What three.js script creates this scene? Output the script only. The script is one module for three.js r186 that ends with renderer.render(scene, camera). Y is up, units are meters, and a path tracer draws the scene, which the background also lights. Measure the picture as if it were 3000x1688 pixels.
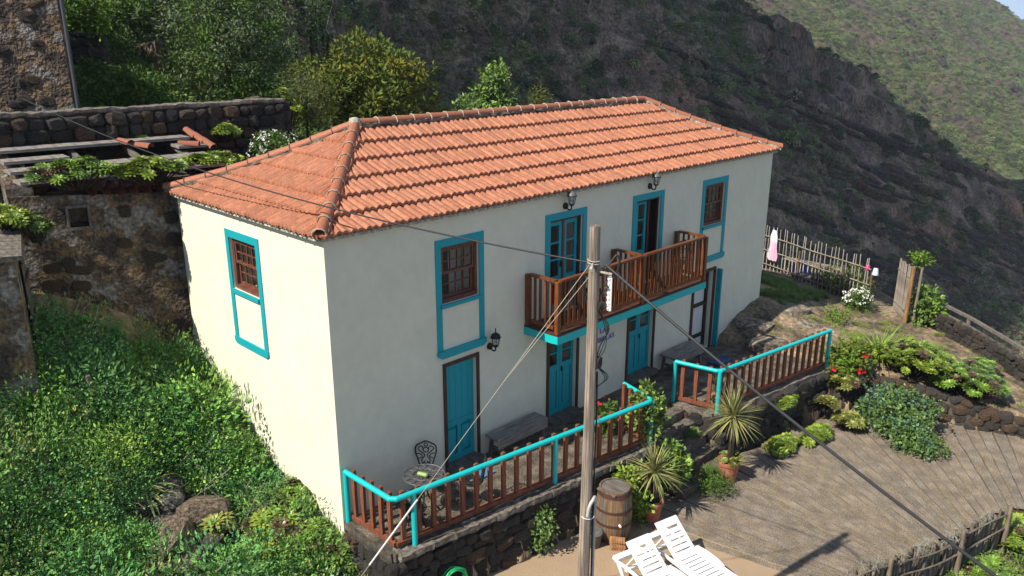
import * as THREE from 'three';
import { mergeGeometries, mergeVertices } from 'three/addons/utils/BufferGeometryUtils.js';
import { ImprovedNoise } from 'three/addons/math/ImprovedNoise.js';
import { FontLoader } from 'three/addons/loaders/FontLoader.js';
import { TextGeometry } from 'three/addons/geometries/TextGeometry.js';

// ---------------------------------------------------------------- camera, sky, sun, exposure
const scene = new THREE.Scene();
const camera = new THREE.PerspectiveCamera(39.66, 1024 / 576, 0.1, 6000);
const CAM = new THREE.Vector3(-5.86, 7.27, 9.615), YAW = -0.786, PITCH = -0.302, FOC = 2340;
camera.position.copy(CAM);
camera.rotation.set(PITCH, YAW, 0, 'YXZ');
camera.updateMatrixWorld(true);

const renderer = new THREE.WebGLRenderer({ antialias: true });
renderer.toneMapping = THREE.LinearToneMapping;
renderer.toneMappingExposure = 1.5;
renderer.shadowMap.enabled = true;

const SUN = new THREE.Vector3(-0.988, 1.03, -0.151).normalize();   // towards the sun
const sun = new THREE.DirectionalLight(new THREE.Color(1.0, 0.93, 0.80), 5);
sun.position.copy(SUN).multiplyScalar(300);
sun.castShadow = true;
sun.shadow.camera.left = -60; sun.shadow.camera.right = 60; sun.shadow.camera.top = 60; sun.shadow.camera.bottom = -60;
sun.shadow.camera.far = 900; sun.shadow.mapSize.set(4096, 4096);
scene.add(sun, sun.target);

const PN = new ImprovedNoise();
const N3 = (x, y, z = 0) => PN.noise(x + 31.7, y + 11.3, z + 7.9);
const fbm = (x, y, z = 0, o = 4) => { let s = 0, a = 0.5, f = 1; for (let i = 0; i < o; i++) { s += a * N3(x * f, y * f, z * f + i * 9.1); a *= 0.5; f *= 2.03; } return s; };
function RNG(seed) { let a = seed >>> 0; return () => { a |= 0; a = a + 0x6D2B79F5 | 0; let t = Math.imul(a ^ a >>> 15, 1 | a); t = t + Math.imul(t ^ t >>> 7, 61 | t) ^ t; return ((t ^ t >>> 14) >>> 0) / 4294967296; }; }
const clamp = (x, a, b) => Math.min(b, Math.max(a, x)), lerp = (a, b, t) => a + (b - a) * t, sstep = (a, b, x) => { const t = clamp((x - a) / (b - a), 0, 1); return t * t * (3 - 2 * t); };
const V3 = (x, y, z) => new THREE.Vector3(x, y, z);

{ // clear morning sky with a few thin clouds, brighter and paler near the horizon
  const w = 1024, h = 512, d = new Float32Array(w * h * 4);
  for (let j = 0; j < h; j++) {
    const el = ((j + 0.5) / h - 0.5) * Math.PI;                    // row 0 is the bottom
    for (let i = 0; i < w; i++) {
      const az = (i / w) * Math.PI * 2, e = Math.max(0, Math.sin(el));
      const k = Math.pow(1 - e, 3.2);
      let r = lerp(0.122, 0.40, k), g = lerp(0.186, 0.52, k), b = lerp(0.325, 0.69, k);
      if (el > 0.02) {
        const cx = Math.cos(az) * Math.cos(el) / (e + 0.12), cz = Math.sin(az) * Math.cos(el) / (e + 0.12);
        const c = sstep(0.12, 0.5, fbm(cx * 0.9, cz * 0.9, 3.3, 5) + 0.12) * sstep(0.02, 0.2, el) * 0.75;
        r = lerp(r, 0.68, c); g = lerp(g, 0.69, c); b = lerp(b, 0.71, c);
      }
      if (el < 0) { r = lerp(r, 0.12, Math.min(1, -el * 8)); g = lerp(g, 0.12, Math.min(1, -el * 8)); b = lerp(b, 0.10, Math.min(1, -el * 8)); }
      const o = (j * w + i) * 4; d[o] = r; d[o + 1] = g; d[o + 2] = b; d[o + 3] = 1;
    }
  }
  const t = new THREE.DataTexture(d, w, h, THREE.RGBAFormat, THREE.FloatType);
  t.mapping = THREE.EquirectangularReflectionMapping; t.magFilter = t.minFilter = THREE.LinearFilter; t.needsUpdate = true;
  scene.background = t; scene.environment = t;
  scene.backgroundIntensity = 1.0; scene.environmentIntensity = 1.0;
}

// ---------------------------------------------------------------- helpers
const used = {};
const numbered = n => { const k = used[n] = (used[n] || 0) + 1; return k === 1 ? n : `${n}_${String(k - 1).padStart(3, '0')}`; };
function ray(u, v) { return V3((u - 1500) / FOC, -(v - 844) / FOC, -1).applyEuler(camera.rotation); }   // a pixel of the photograph gives a direction
const onY = (u, v, y) => { const d = ray(u, v); return CAM.clone().addScaledVector(d, (y - CAM.y) / d.y); };
const onZ = (u, v, z) => { const d = ray(u, v); return CAM.clone().addScaledVector(d, (z - CAM.z) / d.z); };
const onX = (u, v, x) => { const d = ray(u, v); return CAM.clone().addScaledVector(d, (x - CAM.x) / d.x); };
const shade = o => { o.traverse(c => { if (c.isMesh) { c.castShadow = true; c.receiveShadow = true; } }); return o; };
function thing(name, label, category, pos = [0, 0, 0], turn = 0, group) {
  const o = new THREE.Group(); o.name = numbered(name); scene.add(o);
  o.position.set(...pos); o.rotation.y = turn; o.userData = { label, category, kind: 'thing' };
  if (group) o.userData.group = group;
  return o;
}
function mesh(name, geo, mat, parent = scene) {
  const m = new THREE.Mesh(geo, mat); m.name = parent === scene ? numbered(name) : name; m.castShadow = m.receiveShadow = true; parent.add(m); return m;
}
function solo(name, geo, mat, label, category, group) { const m = mesh(name, geo, mat); m.userData = { label, category, kind: 'thing' }; if (group) m.userData.group = group; return m; }
function struct(name, geo, mat, label) { const m = mesh(name, geo, mat); m.userData = { kind: 'structure' }; if (label) m.userData.label = label; return m; }
function dup(o, label, pos, turn) { const c = o.clone(); c.name = numbered(o.name.replace(/_\d{3}$/, '')); c.userData = { ...o.userData }; if (label) c.userData.label = label; if (pos) c.position.set(...pos); if (turn !== undefined) c.rotation.y = turn; scene.add(c); return c; }
// texture coordinates in metres, by the way each face points
function uvm(g, s = 1, ou = 0, ov = 0) {
  if (g.index) g = g.toNonIndexed();
  const p = g.attributes.position, uv = new Float32Array(p.count * 2), a = V3(), b = V3(), c = V3(), n = V3();
  for (let i = 0; i < p.count; i += 3) {
    a.fromBufferAttribute(p, i); b.fromBufferAttribute(p, i + 1); c.fromBufferAttribute(p, i + 2);
    n.copy(b).sub(a).cross(c.clone().sub(a));
    const x = Math.abs(n.x), y = Math.abs(n.y), z = Math.abs(n.z);
    [a, b, c].forEach((q, k) => { const [U, W] = x >= y && x >= z ? [q.z, q.y] : y >= z ? [q.x, q.z] : [q.x, q.y]; uv[(i + k) * 2] = U * s + ou; uv[(i + k) * 2 + 1] = W * s + ov; });
  }
  g.setAttribute('uv', new THREE.BufferAttribute(uv, 2));
  return g;
}
function bx(w, h, d, x = 0, y = 0, z = 0, b = 0) {   // box by its centre, edges optionally chamfered
  let g;
  if (b > 0) {
    const W = w / 2, H = h / 2, D = d / 2, P = [], c = b;
    const s = new THREE.Shape([[-W + c, -H], [W - c, -H], [W, -H + c], [W, H - c], [W - c, H], [-W + c, H], [-W, H - c], [-W, -H + c]].map(q => new THREE.Vector2(...q)));
    g = new THREE.ExtrudeGeometry(s, { depth: d, bevelEnabled: false }); g.translate(0, 0, -D);
  } else { g = new THREE.BoxGeometry(w, h, d).toNonIndexed(); }
  g.translate(x, y, z); return uvm(g);
}
function bar(a, b, w, h, up = V3(0, 1, 0)) {          // square bar from a to b, w wide and h high
  const d = b.clone().sub(a), L = d.length(), g = new THREE.BoxGeometry(w, h, L).toNonIndexed();
  uvm(g);
  const z = d.normalize(), x = up.clone().cross(z); if (x.lengthSq() < 1e-6) x.set(1, 0, 0); x.normalize(); const y = z.clone().cross(x);
  g.applyMatrix4(new THREE.Matrix4().makeBasis(x, y, z)); g.translate((a.x + b.x) / 2, (a.y + b.y) / 2, (a.z + b.z) / 2); return g;
}
function rod(a, b, r0, r1 = r0, n = 10) {              // round bar, tapering
  const d = b.clone().sub(a), L = d.length(), g = new THREE.CylinderGeometry(r1, r0, L, n, 1);
  const uv = g.attributes.uv; for (let i = 0; i < uv.count; i++) uv.setXY(i, uv.getX(i) * Math.PI * 2 * r0, uv.getY(i) * L);
  g.applyQuaternion(new THREE.Quaternion().setFromUnitVectors(V3(0, 1, 0), d.normalize())); g.translate((a.x + b.x) / 2, (a.y + b.y) / 2, (a.z + b.z) / 2); return g.toNonIndexed();
}
function tube(pts, r, n = 8, seg) { const c = new THREE.CatmullRomCurve3(pts); return new THREE.TubeGeometry(c, seg || pts.length * 5, r, n, false).toNonIndexed(); }
function taperTube(pts, rs, n = 7, seg = 14) {
  const c = new THREE.CatmullRomCurve3(pts), g = new THREE.TubeGeometry(c, seg, 1, n, false), p = g.attributes.position;
  for (let i = 0; i <= seg; i++) { const q = c.getPointAt(i / seg), f = i / seg * (rs.length - 1), k = Math.min(rs.length - 2, Math.floor(f)), r = lerp(rs[k], rs[k + 1], f - k);
    for (let j = 0; j <= n; j++) { const o = i * (n + 1) + j; p.setXYZ(o, q.x + (p.getX(o) - q.x) * r, q.y + (p.getY(o) - q.y) * r, q.z + (p.getZ(o) - q.z) * r); } }
  g.computeVertexNormals(); return g.toNonIndexed();
}
function cat(list) { // join into one geometry
  const a = list.map(g => { let q = g.index ? g.toNonIndexed() : g; if (!q.attributes.uv) q.setAttribute('uv', new THREE.BufferAttribute(new Float32Array(q.attributes.position.count * 2), 2)); if (!q.attributes.normal) q.computeVertexNormals(); return q; });
  const col = a.some(g => g.attributes.color);
  for (const g of a) { for (const k of Object.keys(g.attributes)) if (!['position', 'normal', 'uv', 'color'].includes(k)) g.deleteAttribute(k);
    if (col && !g.attributes.color) g.setAttribute('color', new THREE.BufferAttribute(new Float32Array(g.attributes.position.count * 3).fill(1), 3)); }
  return mergeGeometries(a);
}
function tint(g, r, gg, b) { const n = g.attributes.position.count, c = new Float32Array(n * 3); for (let i = 0; i < n; i++) { c[i * 3] = r; c[i * 3 + 1] = gg; c[i * 3 + 2] = b; } g.setAttribute('color', new THREE.BufferAttribute(c, 3)); return g; }
function rough(g, amp, f, seed = 0) { // uneven surface: moves vertices by noise of their place, so shared corners stay together
  const p = g.attributes.position;
  for (let i = 0; i < p.count; i++) { const x = p.getX(i), y = p.getY(i), z = p.getZ(i); p.setXYZ(i, x + amp * N3(x * f + seed, y * f, z * f), y + amp * N3(x * f, y * f + 50 + seed, z * f), z + amp * N3(x * f, y * f, z * f + 90 + seed)); }
  g.computeVertexNormals(); return g;
}

// ---------------------------------------------------------------- materials
function dataTex(w, h, fn, srgb = true) {
  const d = new Uint8Array(w * h * 4);
  for (let j = 0; j < h; j++) for (let i = 0; i < w; i++) { const c = fn(i / w, j / h), o = (j * w + i) * 4; for (let k = 0; k < 3; k++) { const v = Array.isArray(c) ? c[k] : c; d[o + k] = clamp(Math.round(255 * v), 0, 255); } d[o + 3] = 255; }
  const t = new THREE.DataTexture(d, w, h); t.wrapS = t.wrapT = THREE.RepeatWrapping; t.magFilter = THREE.LinearFilter; t.minFilter = THREE.LinearMipmapLinearFilter; t.generateMipmaps = true; if (srgb) t.colorSpace = THREE.SRGBColorSpace; t.needsUpdate = true; return t;
}
// gradient noise that tiles: f cells across
const GRAD = (() => { const r = RNG(1234), a = []; for (let i = 0; i < 4096; i++) { const t = r() * Math.PI * 2; a.push([Math.cos(t), Math.sin(t)]); } return a; })();
const tn = (u, v, f, s = 0, o = 4) => {
  let r = 0, a = 1; f = Math.round(f);
  for (let k = 0; k < o; k++) {
    const x = u * f, y = v * f, xi = Math.floor(x), yi = Math.floor(y), fx = x - xi, fy = y - yi;
    const G = (i, j) => { const I = ((xi + i) % f + f) % f, J = ((yi + j) % f + f) % f, g = GRAD[(I * 73 + J * 397 + ((I * J * 31) ^ (J * 11)) + s * 57 + k * 911) & 4095]; return g[0] * (fx - i) + g[1] * (fy - j); };
    const w = fx * fx * fx * (fx * (fx * 6 - 15) + 10), z = fy * fy * fy * (fy * (fy * 6 - 15) + 10);
    r += a * lerp(lerp(G(0, 0), G(1, 0), w), lerp(G(0, 1), G(1, 1), w), z) * 1.1; a *= 0.5; f *= 2;
  }
  return r * 0.62;
};
const rep = (t, a, b = a) => { const c = t.clone(); c.repeat.set(a, b); c.needsUpdate = true; return c; };
const speck = (() => { const r = RNG(5), a = new Float32Array(65536); for (let i = 0; i < 65536; i++) a[i] = r(); return (i, j) => a[((j & 255) << 8) + (i & 255)]; })();

const wn = (u, v, f, s, o) => { // grain: fine across, long along v
  let r = 0, a = 1; for (let k = 0; k < o; k++) { const F = f * (1 << k), x = u * F, y = v * 3, xi = Math.floor(x), yi = Math.floor(y), fx = x - xi, fy = y - yi, h = (i, j) => speck(((xi + i) % F) * 7 + s * 13 + k * 31, ((yi + j) % 3) * 57 + s), w = fx * fx * (3 - 2 * fx), z = fy * fy * (3 - 2 * fy); r += a * (lerp(lerp(h(0, 0), h(1, 0), w), lerp(h(0, 1), h(1, 1), w), z) - 0.5); a *= 0.55; } return r; };
const T = {};
T.plaster = dataTex(512, 512, (u, v) => { const n = tn(u, v, 3, 1), m = tn(u, v, 14, 4), k = 0.96 + n * 0.045 + m * 0.03; return [k, k, k * 0.995]; });
T.plasterB = dataTex(512, 512, (u, v) => 0.5 + tn(u, v, 5, 2, 5) * 0.6 + tn(u, v, 22, 9, 3) * 0.25, false);
T.wood = dataTex(256, 512, (u, v) => { const g = wn(u, v, 24, 3, 3) * 0.55 + wn(u, v, 60, 8, 2) * 0.5, k = 0.84 + g * 0.40 + tn(u, v, 5, 2) * 0.25; return [k, k * 0.97, k * 0.93]; });
T.woodB = dataTex(256, 512, (u, v) => 0.5 + wn(u, v, 40, 8, 3) * 0.9, false);
T.clay = dataTex(256, 256, (u, v) => { const n = tn(u, v, 4, 5), m = tn(u, v, 26, 6, 3), k = 0.88 + n * 0.25 + m * 0.22; return [k, k * 0.97, k * 0.94]; });
T.rock = dataTex(512, 512, (u, v) => { const n = tn(u, v, 6, 7, 5), m = tn(u, v, 34, 2, 3), l = sstep(0.18, 0.4, tn(u, v, 11, 12, 4)), k = 0.62 + n * 0.6 + m * 0.4; return [lerp(k, 0.95, l * 0.45), lerp(k * 0.97, 0.94, l * 0.45), lerp(k * 0.94, 0.86, l * 0.42)]; });
T.rockB = dataTex(512, 512, (u, v) => 0.5 + tn(u, v, 9, 7, 5) * 0.8 + tn(u, v, 50, 3, 2) * 0.35, false);
T.grit = dataTex(512, 512, (u, v) => { const i = u * 512 | 0, j = v * 512 | 0, s = speck(i, j), n = tn(u, v, 5, 3, 4), m = tn(u, v, 40, 5, 3); const k = 0.72 + n * 0.5 + m * 0.55 + (s - 0.5) * 0.16 + (s > 0.985 ? 0.25 : 0); return [k * 1.0, k * 0.97, k * 0.92]; });
T.gritB = dataTex(512, 512, (u, v) => { const i = u * 512 | 0, j = v * 512 | 0; return 0.45 + tn(u, v, 42, 5, 3) * 0.9 + (speck(i, j) - 0.5) * 0.3; }, false);

const lin = (r, g, b) => new THREE.Color().setRGB(r, g, b);
const mat = (r, g, b, roughness = 0.8, more = {}) => new THREE.MeshStandardMaterial({ color: lin(r, g, b), roughness, side: THREE.DoubleSide, ...more });
const M = {};
M.plaster = mat(0.79, 0.752, 0.595, 0.92, { map: rep(T.plaster, 0.4), bumpMap: rep(T.plasterB, 0.55), bumpScale: 0.010 });
M.white = mat(0.75, 0.74, 0.70, 0.85, { map: rep(T.plaster, 1) });
M.turq = mat(0.004, 0.34, 0.40, 0.55, { map: rep(T.plaster, 0.9) });
M.turqRail = mat(0.006, 0.49, 0.50, 0.42, { map: rep(T.plaster, 1.7) });
M.brown = mat(0.10, 0.038, 0.026, 0.6, { map: rep(T.wood, 2, 1) });
M.darkBrown = mat(0.035, 0.018, 0.013, 0.6, { map: rep(T.wood, 2, 1) });
M.sash = mat(0.20, 0.072, 0.048, 0.55, { map: rep(T.wood, 3, 1) });
M.varnish = mat(0.235, 0.073, 0.022, 0.38, { map: rep(T.wood, 4, 1.2), bumpMap: rep(T.woodB, 4, 1), bumpScale: 0.002 });
M.slat = mat(0.27, 0.088, 0.042, 0.75, { map: rep(T.wood, 4, 1.2), bumpMap: rep(T.woodB, 4, 1), bumpScale: 0.003 });
M.greyWood = mat(0.20, 0.185, 0.175, 0.9, { map: rep(T.wood, 3, 0.8), bumpMap: rep(T.woodB, 3, 0.8), bumpScale: 0.006 });
const along = t => { const c = t.clone(); c.rotation = Math.PI / 2; c.needsUpdate = true; return c; };
M.greyBoard = mat(0.33, 0.315, 0.305, 0.9, { map: along(rep(T.wood, 3, 0.8)), bumpMap: along(rep(T.woodB, 3, 0.8)), bumpScale: 0.006 });
M.poleWood = mat(0.43, 0.37, 0.32, 0.92, { map: rep(T.wood, 2, 0.5), bumpMap: rep(T.woodB, 3, 0.5), bumpScale: 0.012 });
M.stick = mat(0.35, 0.325, 0.30, 0.9, { vertexColors: true, map: rep(T.wood, 3, 1) });
M.tile = mat(0.47, 0.195, 0.112, 0.72, { vertexColors: true, map: rep(T.clay, 2.2) });
M.cap = mat(0.44, 0.165, 0.09, 0.68, { map: rep(T.clay, 2.2) });
M.oldTile = mat(0.34, 0.13, 0.08, 0.9, { map: rep(T.clay, 3) });
M.mortar = mat(0.36, 0.33, 0.30, 0.95, { map: rep(T.grit, 2.5), bumpMap: rep(T.gritB, 2.5), bumpScale: 0.012 });
M.mortarW = mat(0.70, 0.67, 0.62, 0.95, { map: rep(T.grit, 3) });
M.darkMortar = mat(0.20, 0.178, 0.155, 0.95, { map: rep(T.grit, 2), bumpMap: rep(T.gritB, 2), bumpScale: 0.02 });
M.iron = mat(0.018, 0.019, 0.022, 0.45, { metalness: 0.4 });
M.steel = mat(0.45, 0.46, 0.48, 0.4, { metalness: 0.7 });
M.whitePlastic = mat(0.80, 0.80, 0.80, 0.35);
M.greyPlastic = mat(0.42, 0.42, 0.41, 0.5);
M.pot = mat(0.50, 0.19, 0.125, 0.85, { map: rep(T.clay, 2) });
M.soil = mat(0.035, 0.026, 0.018, 1);
M.cable = mat(0.022, 0.023, 0.025, 0.5);
M.rope = mat(0.42, 0.38, 0.31, 0.9);
M.glass = new THREE.MeshPhysicalMaterial({ color: lin(0.9, 0.92, 0.92), roughness: 0.03, transmission: 1, thickness: 0, ior: 1.5, side: THREE.DoubleSide });
M.curtain = mat(0.62, 0.58, 0.54, 0.95);
M.room = mat(0.42, 0.38, 0.33, 0.95);
M.blue = mat(0.008, 0.07, 0.36, 0.45);
M.stones = [[0.125, 0.116, 0.112], [0.088, 0.082, 0.082], [0.17, 0.14, 0.115], [0.24, 0.16, 0.10], [0.15, 0.143, 0.138], [0.068, 0.064, 0.066]].map(c => mat(...c, 0.92, { map: rep(T.rock, 1.6), bumpMap: rep(T.rockB, 1.6), bumpScale: 0.03 }));
const leafMat = (r = 0.62, tr = 0.28) => new THREE.MeshPhysicalMaterial({ color: lin(1, 1, 1), vertexColors: true, roughness: r, side: THREE.DoubleSide, transmission: tr, thickness: 0, ior: 1.2, specularIntensity: 0.5 });
M.leaf = mat(1, 1, 1, 0.85, { vertexColors: true });
M.gloss = mat(1, 1, 1, 0.5, { vertexColors: true });
M.bark = mat(0.10, 0.078, 0.06, 0.95, { map: rep(T.rock, 2), bumpMap: rep(T.rockB, 2), bumpScale: 0.02 });
// ---------------------------------------------------------------- the house
const L = 13.05, WD = 4.862, HE = 4.6, HR = 5.85, RX0 = 2.29, RX1 = 10.83, RZ = -2.431;
const house = thing('house', 'two-storey cream house with turquoise trim, wooden balcony and orange tiled roof', 'house');
const TW = 0.42;                                              // wall thickness
// openings: [x0, x1, y0, y1] in the front wall
const OP = { w1: [2.13, 2.965, 3.10, 4.07], b1: [4.745, 5.67, 2.235, 4.09], b2: [7.38, 8.235, 2.235, 4.09], w3: [9.99, 10.85, 3.13, 4.09], d1: [2.17, 2.875, 0.02, 1.99], d2: [4.765, 5.585, 0.0, 2.0], d3: [7.305, 8.195, 0.1, 2.02], d4: [9.80, 10.62, 0.0, 1.99] };
const LW = [-2.935, -2.03, 3.22, 4.12];                       // opening in the side wall: z0, z1, y0, y1
const rectPath = (x0, x1, y0, y1) => { const p = new THREE.Path(); p.moveTo(x0, y0); p.lineTo(x1, y0); p.lineTo(x1, y1); p.lineTo(x0, y1); p.closePath(); return p; };
{
  const s = new THREE.Shape([[0, -1.4], [L, -1.4], [L, HE], [0, HE]].map(q => new THREE.Vector2(...q)));
  for (const k in OP) s.holes.push(rectPath(...OP[k]));
  const g = new THREE.ExtrudeGeometry(s, { depth: TW, bevelEnabled: false }); g.translate(0, 0, -TW);
  mesh('wall', uvm(g), M.plaster, house);
  const s2 = new THREE.Shape([[-WD, -1.4], [-TW, -1.4], [-TW, HE], [-WD, HE]].map(q => new THREE.Vector2(...q)));
  s2.holes.push(rectPath(...LW));
  const g2 = new THREE.ExtrudeGeometry(s2, { depth: TW, bevelEnabled: false }); g2.rotateY(-Math.PI / 2); // shape x -> world z, extrusion -> -x
  g2.translate(TW, 0, 0);
  mesh('wall', uvm(g2), M.plaster, house);
  mesh('wall', bx(L - TW, HE + 1.4, TW, TW + (L - TW) / 2, HE / 2 - 0.7, -WD + TW / 2), M.plaster, house);
  mesh('wall', bx(TW, HE + 1.4, WD - 2 * TW, L - TW / 2, HE / 2 - 0.7, -WD / 2), M.plaster, house);
  mesh('floor', bx(L - 2 * TW, 0.12, WD - 2 * TW, L / 2, -0.07, -WD / 2), M.room, house);
  mesh('floor', bx(L - 2 * TW, 0.14, WD - 2 * TW, L / 2, 2.16, -WD / 2), M.brown, house);
  mesh('ceiling', bx(L - 0.02, 0.06, WD - 0.02, L / 2, HE + 0.032, -WD / 2), M.room, house);
  for (const x of [3.9, 6.7, 9.2]) mesh('partition', bx(0.1, HE - 0.05, WD - 2 * TW, x, HE / 2, -WD / 2), M.room, house);
}
// ---- roof
const roof = new THREE.Group(); roof.name = 'roof'; house.add(roof);
const OV = 0.13, EY = HE + 0.03, RISE = HR - EY - 0.06;
const prof = s => s * (0.74 + 0.26 * s);
const FR = OV - RZ, LR = RX0 + OV, RR = L + OV - RX1;            // plan run of the front, left and right slopes
const slopes = {
  front: { run: FR, at: (u, t, h) => V3(u, EY + RISE * prof(t / FR) + h, OV - t), lo: t => -OV + t * LR / FR, hi: t => L + OV - t * RR / FR },
  left: { run: LR, at: (u, t, h) => V3(-OV + t, EY + RISE * prof(t / LR) + h, u), lo: t => -WD - OV + t * FR / LR, hi: t => OV - t * FR / LR },
  back: { run: FR, at: (u, t, h) => V3(u, EY + RISE * prof(t / FR) + h, -WD - OV + t), lo: t => -OV + t * LR / FR, hi: t => L + OV - t * RR / FR },
  right: { run: RR, at: (u, t, h) => V3(L + OV - t, EY + RISE * prof(t / RR) + h, u), lo: t => -WD - OV + t * FR / RR, hi: t => OV - t * FR / RR },
};
const TWD = 0.25, PROFILE = [[0, 0.002], [0.028, 0.034], [0.058, 0.044], [0.088, 0.032], [0.114, 0.012], [0.142, 0.031], [0.170, 0.038], [0.198, 0.027], [0.224, 0.003], [0.25, 0.002]];
function tileGeo(S, u0, ta, tb, lift, r) {
  const lo = S.lo, hi = S.hi, pos = [], idx = [];
  const put = (u, t, h) => { const q = S.at(clamp(u, lo(Math.max(t, 0)), hi(Math.max(t, 0))), t, h); pos.push(q.x, q.y, q.z); };
  const n = PROFILE.length, a = (r() - 0.5) * 0.012, dt = (r() - 0.5) * 0.014, dh = r() * 0.006;
  for (const [pu, ph] of PROFILE) put(u0 + pu + a, ta + dt, ph + lift + dh);
  for (const [pu, ph] of PROFILE) put(u0 + pu, tb, ph);
  for (const [pu, ph] of PROFILE) put(u0 + pu + a, ta + dt, ph + lift + dh);
  for (const [pu, ph] of PROFILE) put(u0 + pu + a, ta + dt + 0.004, ph + lift + dh - 0.044);
  for (let i = 0; i < n - 1; i++) { idx.push(i, i + 1, n + i, i + 1, n + i + 1, n + i, 2 * n + i, 3 * n + i, 2 * n + i + 1, 2 * n + i + 1, 3 * n + i, 3 * n + i + 1); }
  const g = new THREE.BufferGeometry(); g.setAttribute('position', new THREE.Float32BufferAttribute(pos, 3)); g.setIndex(idx);
  const k0 = u0 * 0.3 + ta; const uv = []; for (let i = 0; i < pos.length / 3; i++) uv.push(k0 + PROFILE[i % n][0] + r() * 0, ((i / n | 0) === 1 ? tb : ta) * 0.7 + k0); g.setAttribute('uv', new THREE.Float32BufferAttribute(uv, 2));
  g.computeVertexNormals();
  const k = 0.93 + r() * 0.14, w = (r() - 0.5) * 0.07, old = r() < 0.025 ? 0.84 : 1;
  return tint(g.toNonIndexed(), k * old, k * (1 + w) * old, k * (1 + w * 1.5) * old);
}
{
  const r = RNG(77), single = [], rest = [];
  for (const [key, rows] of [['front', 6], ['left', 6], ['back', 6], ['right', 6]]) {
    const S = slopes[key], step = S.run / rows;
    for (let j = 0; j < rows; j++) {
      const ta = j * step - (j === 0 ? 0.03 : 0.045), tb = Math.min((j + 1) * step + 0.01, S.run - 0.005), lift = j === 0 ? 0.026 : 0.058;
      const lo = S.lo(Math.max(ta, 0)), hi = S.hi(Math.max(ta, 0)), base = S.lo(0);
      for (let i = Math.floor((lo - base) / TWD) - 1; base + i * TWD < hi; i++) {
        const u0 = base + i * TWD; if (u0 + TWD < lo + 0.01) continue;
        const g = tileGeo(S, u0, ta, tb, lift, r);
        const c = S.at(u0 + TWD / 2, (ta + tb) / 2, 0), dist = c.distanceTo(CAM);
        if (key === 'front' || key === 'left') single.push([dist * (key === 'left' ? 1.0 : 1), g]); else rest.push(g);
      }
    }
  }
  single.sort((a, b) => a[0] - b[0]);
  single.forEach(([, g], i) => { if (i < 300) mesh('roof_tile', g, M.tile, roof); else rest.push(g); });
  const m = mesh('roof_tile', cat(rest), M.tile, roof); m.userData.kind = 'stuff';
  // deck below the tiles
  const d = [];
  for (const key in slopes) { const S = slopes[key], n = 8, p = [], id = [];
    for (let i = 0; i <= n; i++) { const t = S.run * i / n * 0.995; for (const u of [S.lo(t), S.hi(t)]) { const q = S.at(u, t, -0.012); p.push(q.x, q.y, q.z); } }
    for (let i = 0; i < n; i++) id.push(2 * i, 2 * i + 1, 2 * i + 2, 2 * i + 1, 2 * i + 3, 2 * i + 2);
    const g = new THREE.BufferGeometry(); g.setAttribute('position', new THREE.Float32BufferAttribute(p, 3)); g.setIndex(id); g.computeVertexNormals(); d.push(g.toNonIndexed()); }
  mesh('roof_deck', cat(d), M.mortarW, roof);
  // eaves: mortar filling under the tile ends
  const eave = cat([bar(V3(-0.06, EY - 0.03, 0.055), V3(L + 0.06, EY - 0.03, 0.055), 0.1, 0.075), bar(V3(-0.055, EY - 0.031, 0.005), V3(-0.055, EY - 0.031, -WD - 0.06), 0.1, 0.075), bar(V3(L + 0.055, EY - 0.031, 0.005), V3(L + 0.055, EY - 0.031, -WD - 0.06), 0.1, 0.075)]);
  mesh('eave', eave, M.mortarW, roof);
  // ridge and hip caps, each a half barrel, with a collar of white mortar at its joint and a bed of grey mortar below
  const capLine = (pts, n, ringMat, bedMat = M.mortar) => { const skipFirst = false;
    const c = new THREE.CatmullRomCurve3(pts, false, 'catmullrom', 0.1), beds = [];
    for (let i = 0; i < n; i++) {
      const a = c.getPointAt(i / n), b = c.getPointAt(Math.min(1, (i + 1.08) / n)), d = b.clone().sub(a), len = d.length(), z = d.clone().normalize(), x = V3(0, 1, 0).cross(z).normalize(), y = z.clone().cross(x);
      const half = new THREE.CylinderGeometry(0.082 + r() * 0.006, 0.094 + r() * 0.006, len, 12, 1, true, 0, Math.PI); half.rotateX(Math.PI / 2); half.rotateZ(Math.PI / 2); // opens downwards, runs along z
      const cap = new THREE.CylinderGeometry(0.080, 0.096, len, 12, 1, true, -Math.PI / 2, Math.PI); cap.rotateX(Math.PI / 2);
      const q = new THREE.Matrix4().makeBasis(x, y, z).setPosition(a.x + d.x / 2, a.y + d.y / 2 + 0.022, a.z + d.z / 2);
      const flip = new THREE.Matrix4().makeRotationZ(Math.PI);
      cap.applyMatrix4(flip); const pa = cap.attributes.position; let miny = 0; for (let k = 0; k < pa.count; k++) miny = Math.min(miny, pa.getY(k)); if (miny < -0.02) cap.applyMatrix4(flip);
      cap.applyMatrix4(q); mesh('ridge_tile', cap, M.cap, roof);
      if (i || !skipFirst) { const ring = new THREE.TorusGeometry(0.098, 0.012, 5, 12, Math.PI); rough(ring, 0.012, 30, i); ring.applyMatrix4(new THREE.Matrix4().makeBasis(x, y, z).setPosition(a.x, a.y + 0.018, a.z)); mesh('mortar_collar', ring, ringMat, roof); }
      beds.push(rough(new THREE.BoxGeometry(0.21, 0.05, len * 0.98, 5, 1, 4).applyMatrix4(new THREE.Matrix4().makeBasis(x, y, z).setPosition(a.x + d.x / 2, a.y + d.y / 2 - 0.004, a.z + d.z / 2)), 0.05, 9, i));
    }
    mesh('mortar_bed', uvm(cat(beds)), bedMat, roof);
  };
  const RA = V3(RX0, HR - 0.03, RZ), RB = V3(RX1, HR - 0.03, RZ);
  capLine([RA.clone().add(V3(0.05, 0, 0)), RB], 21, M.mortarW);
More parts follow.
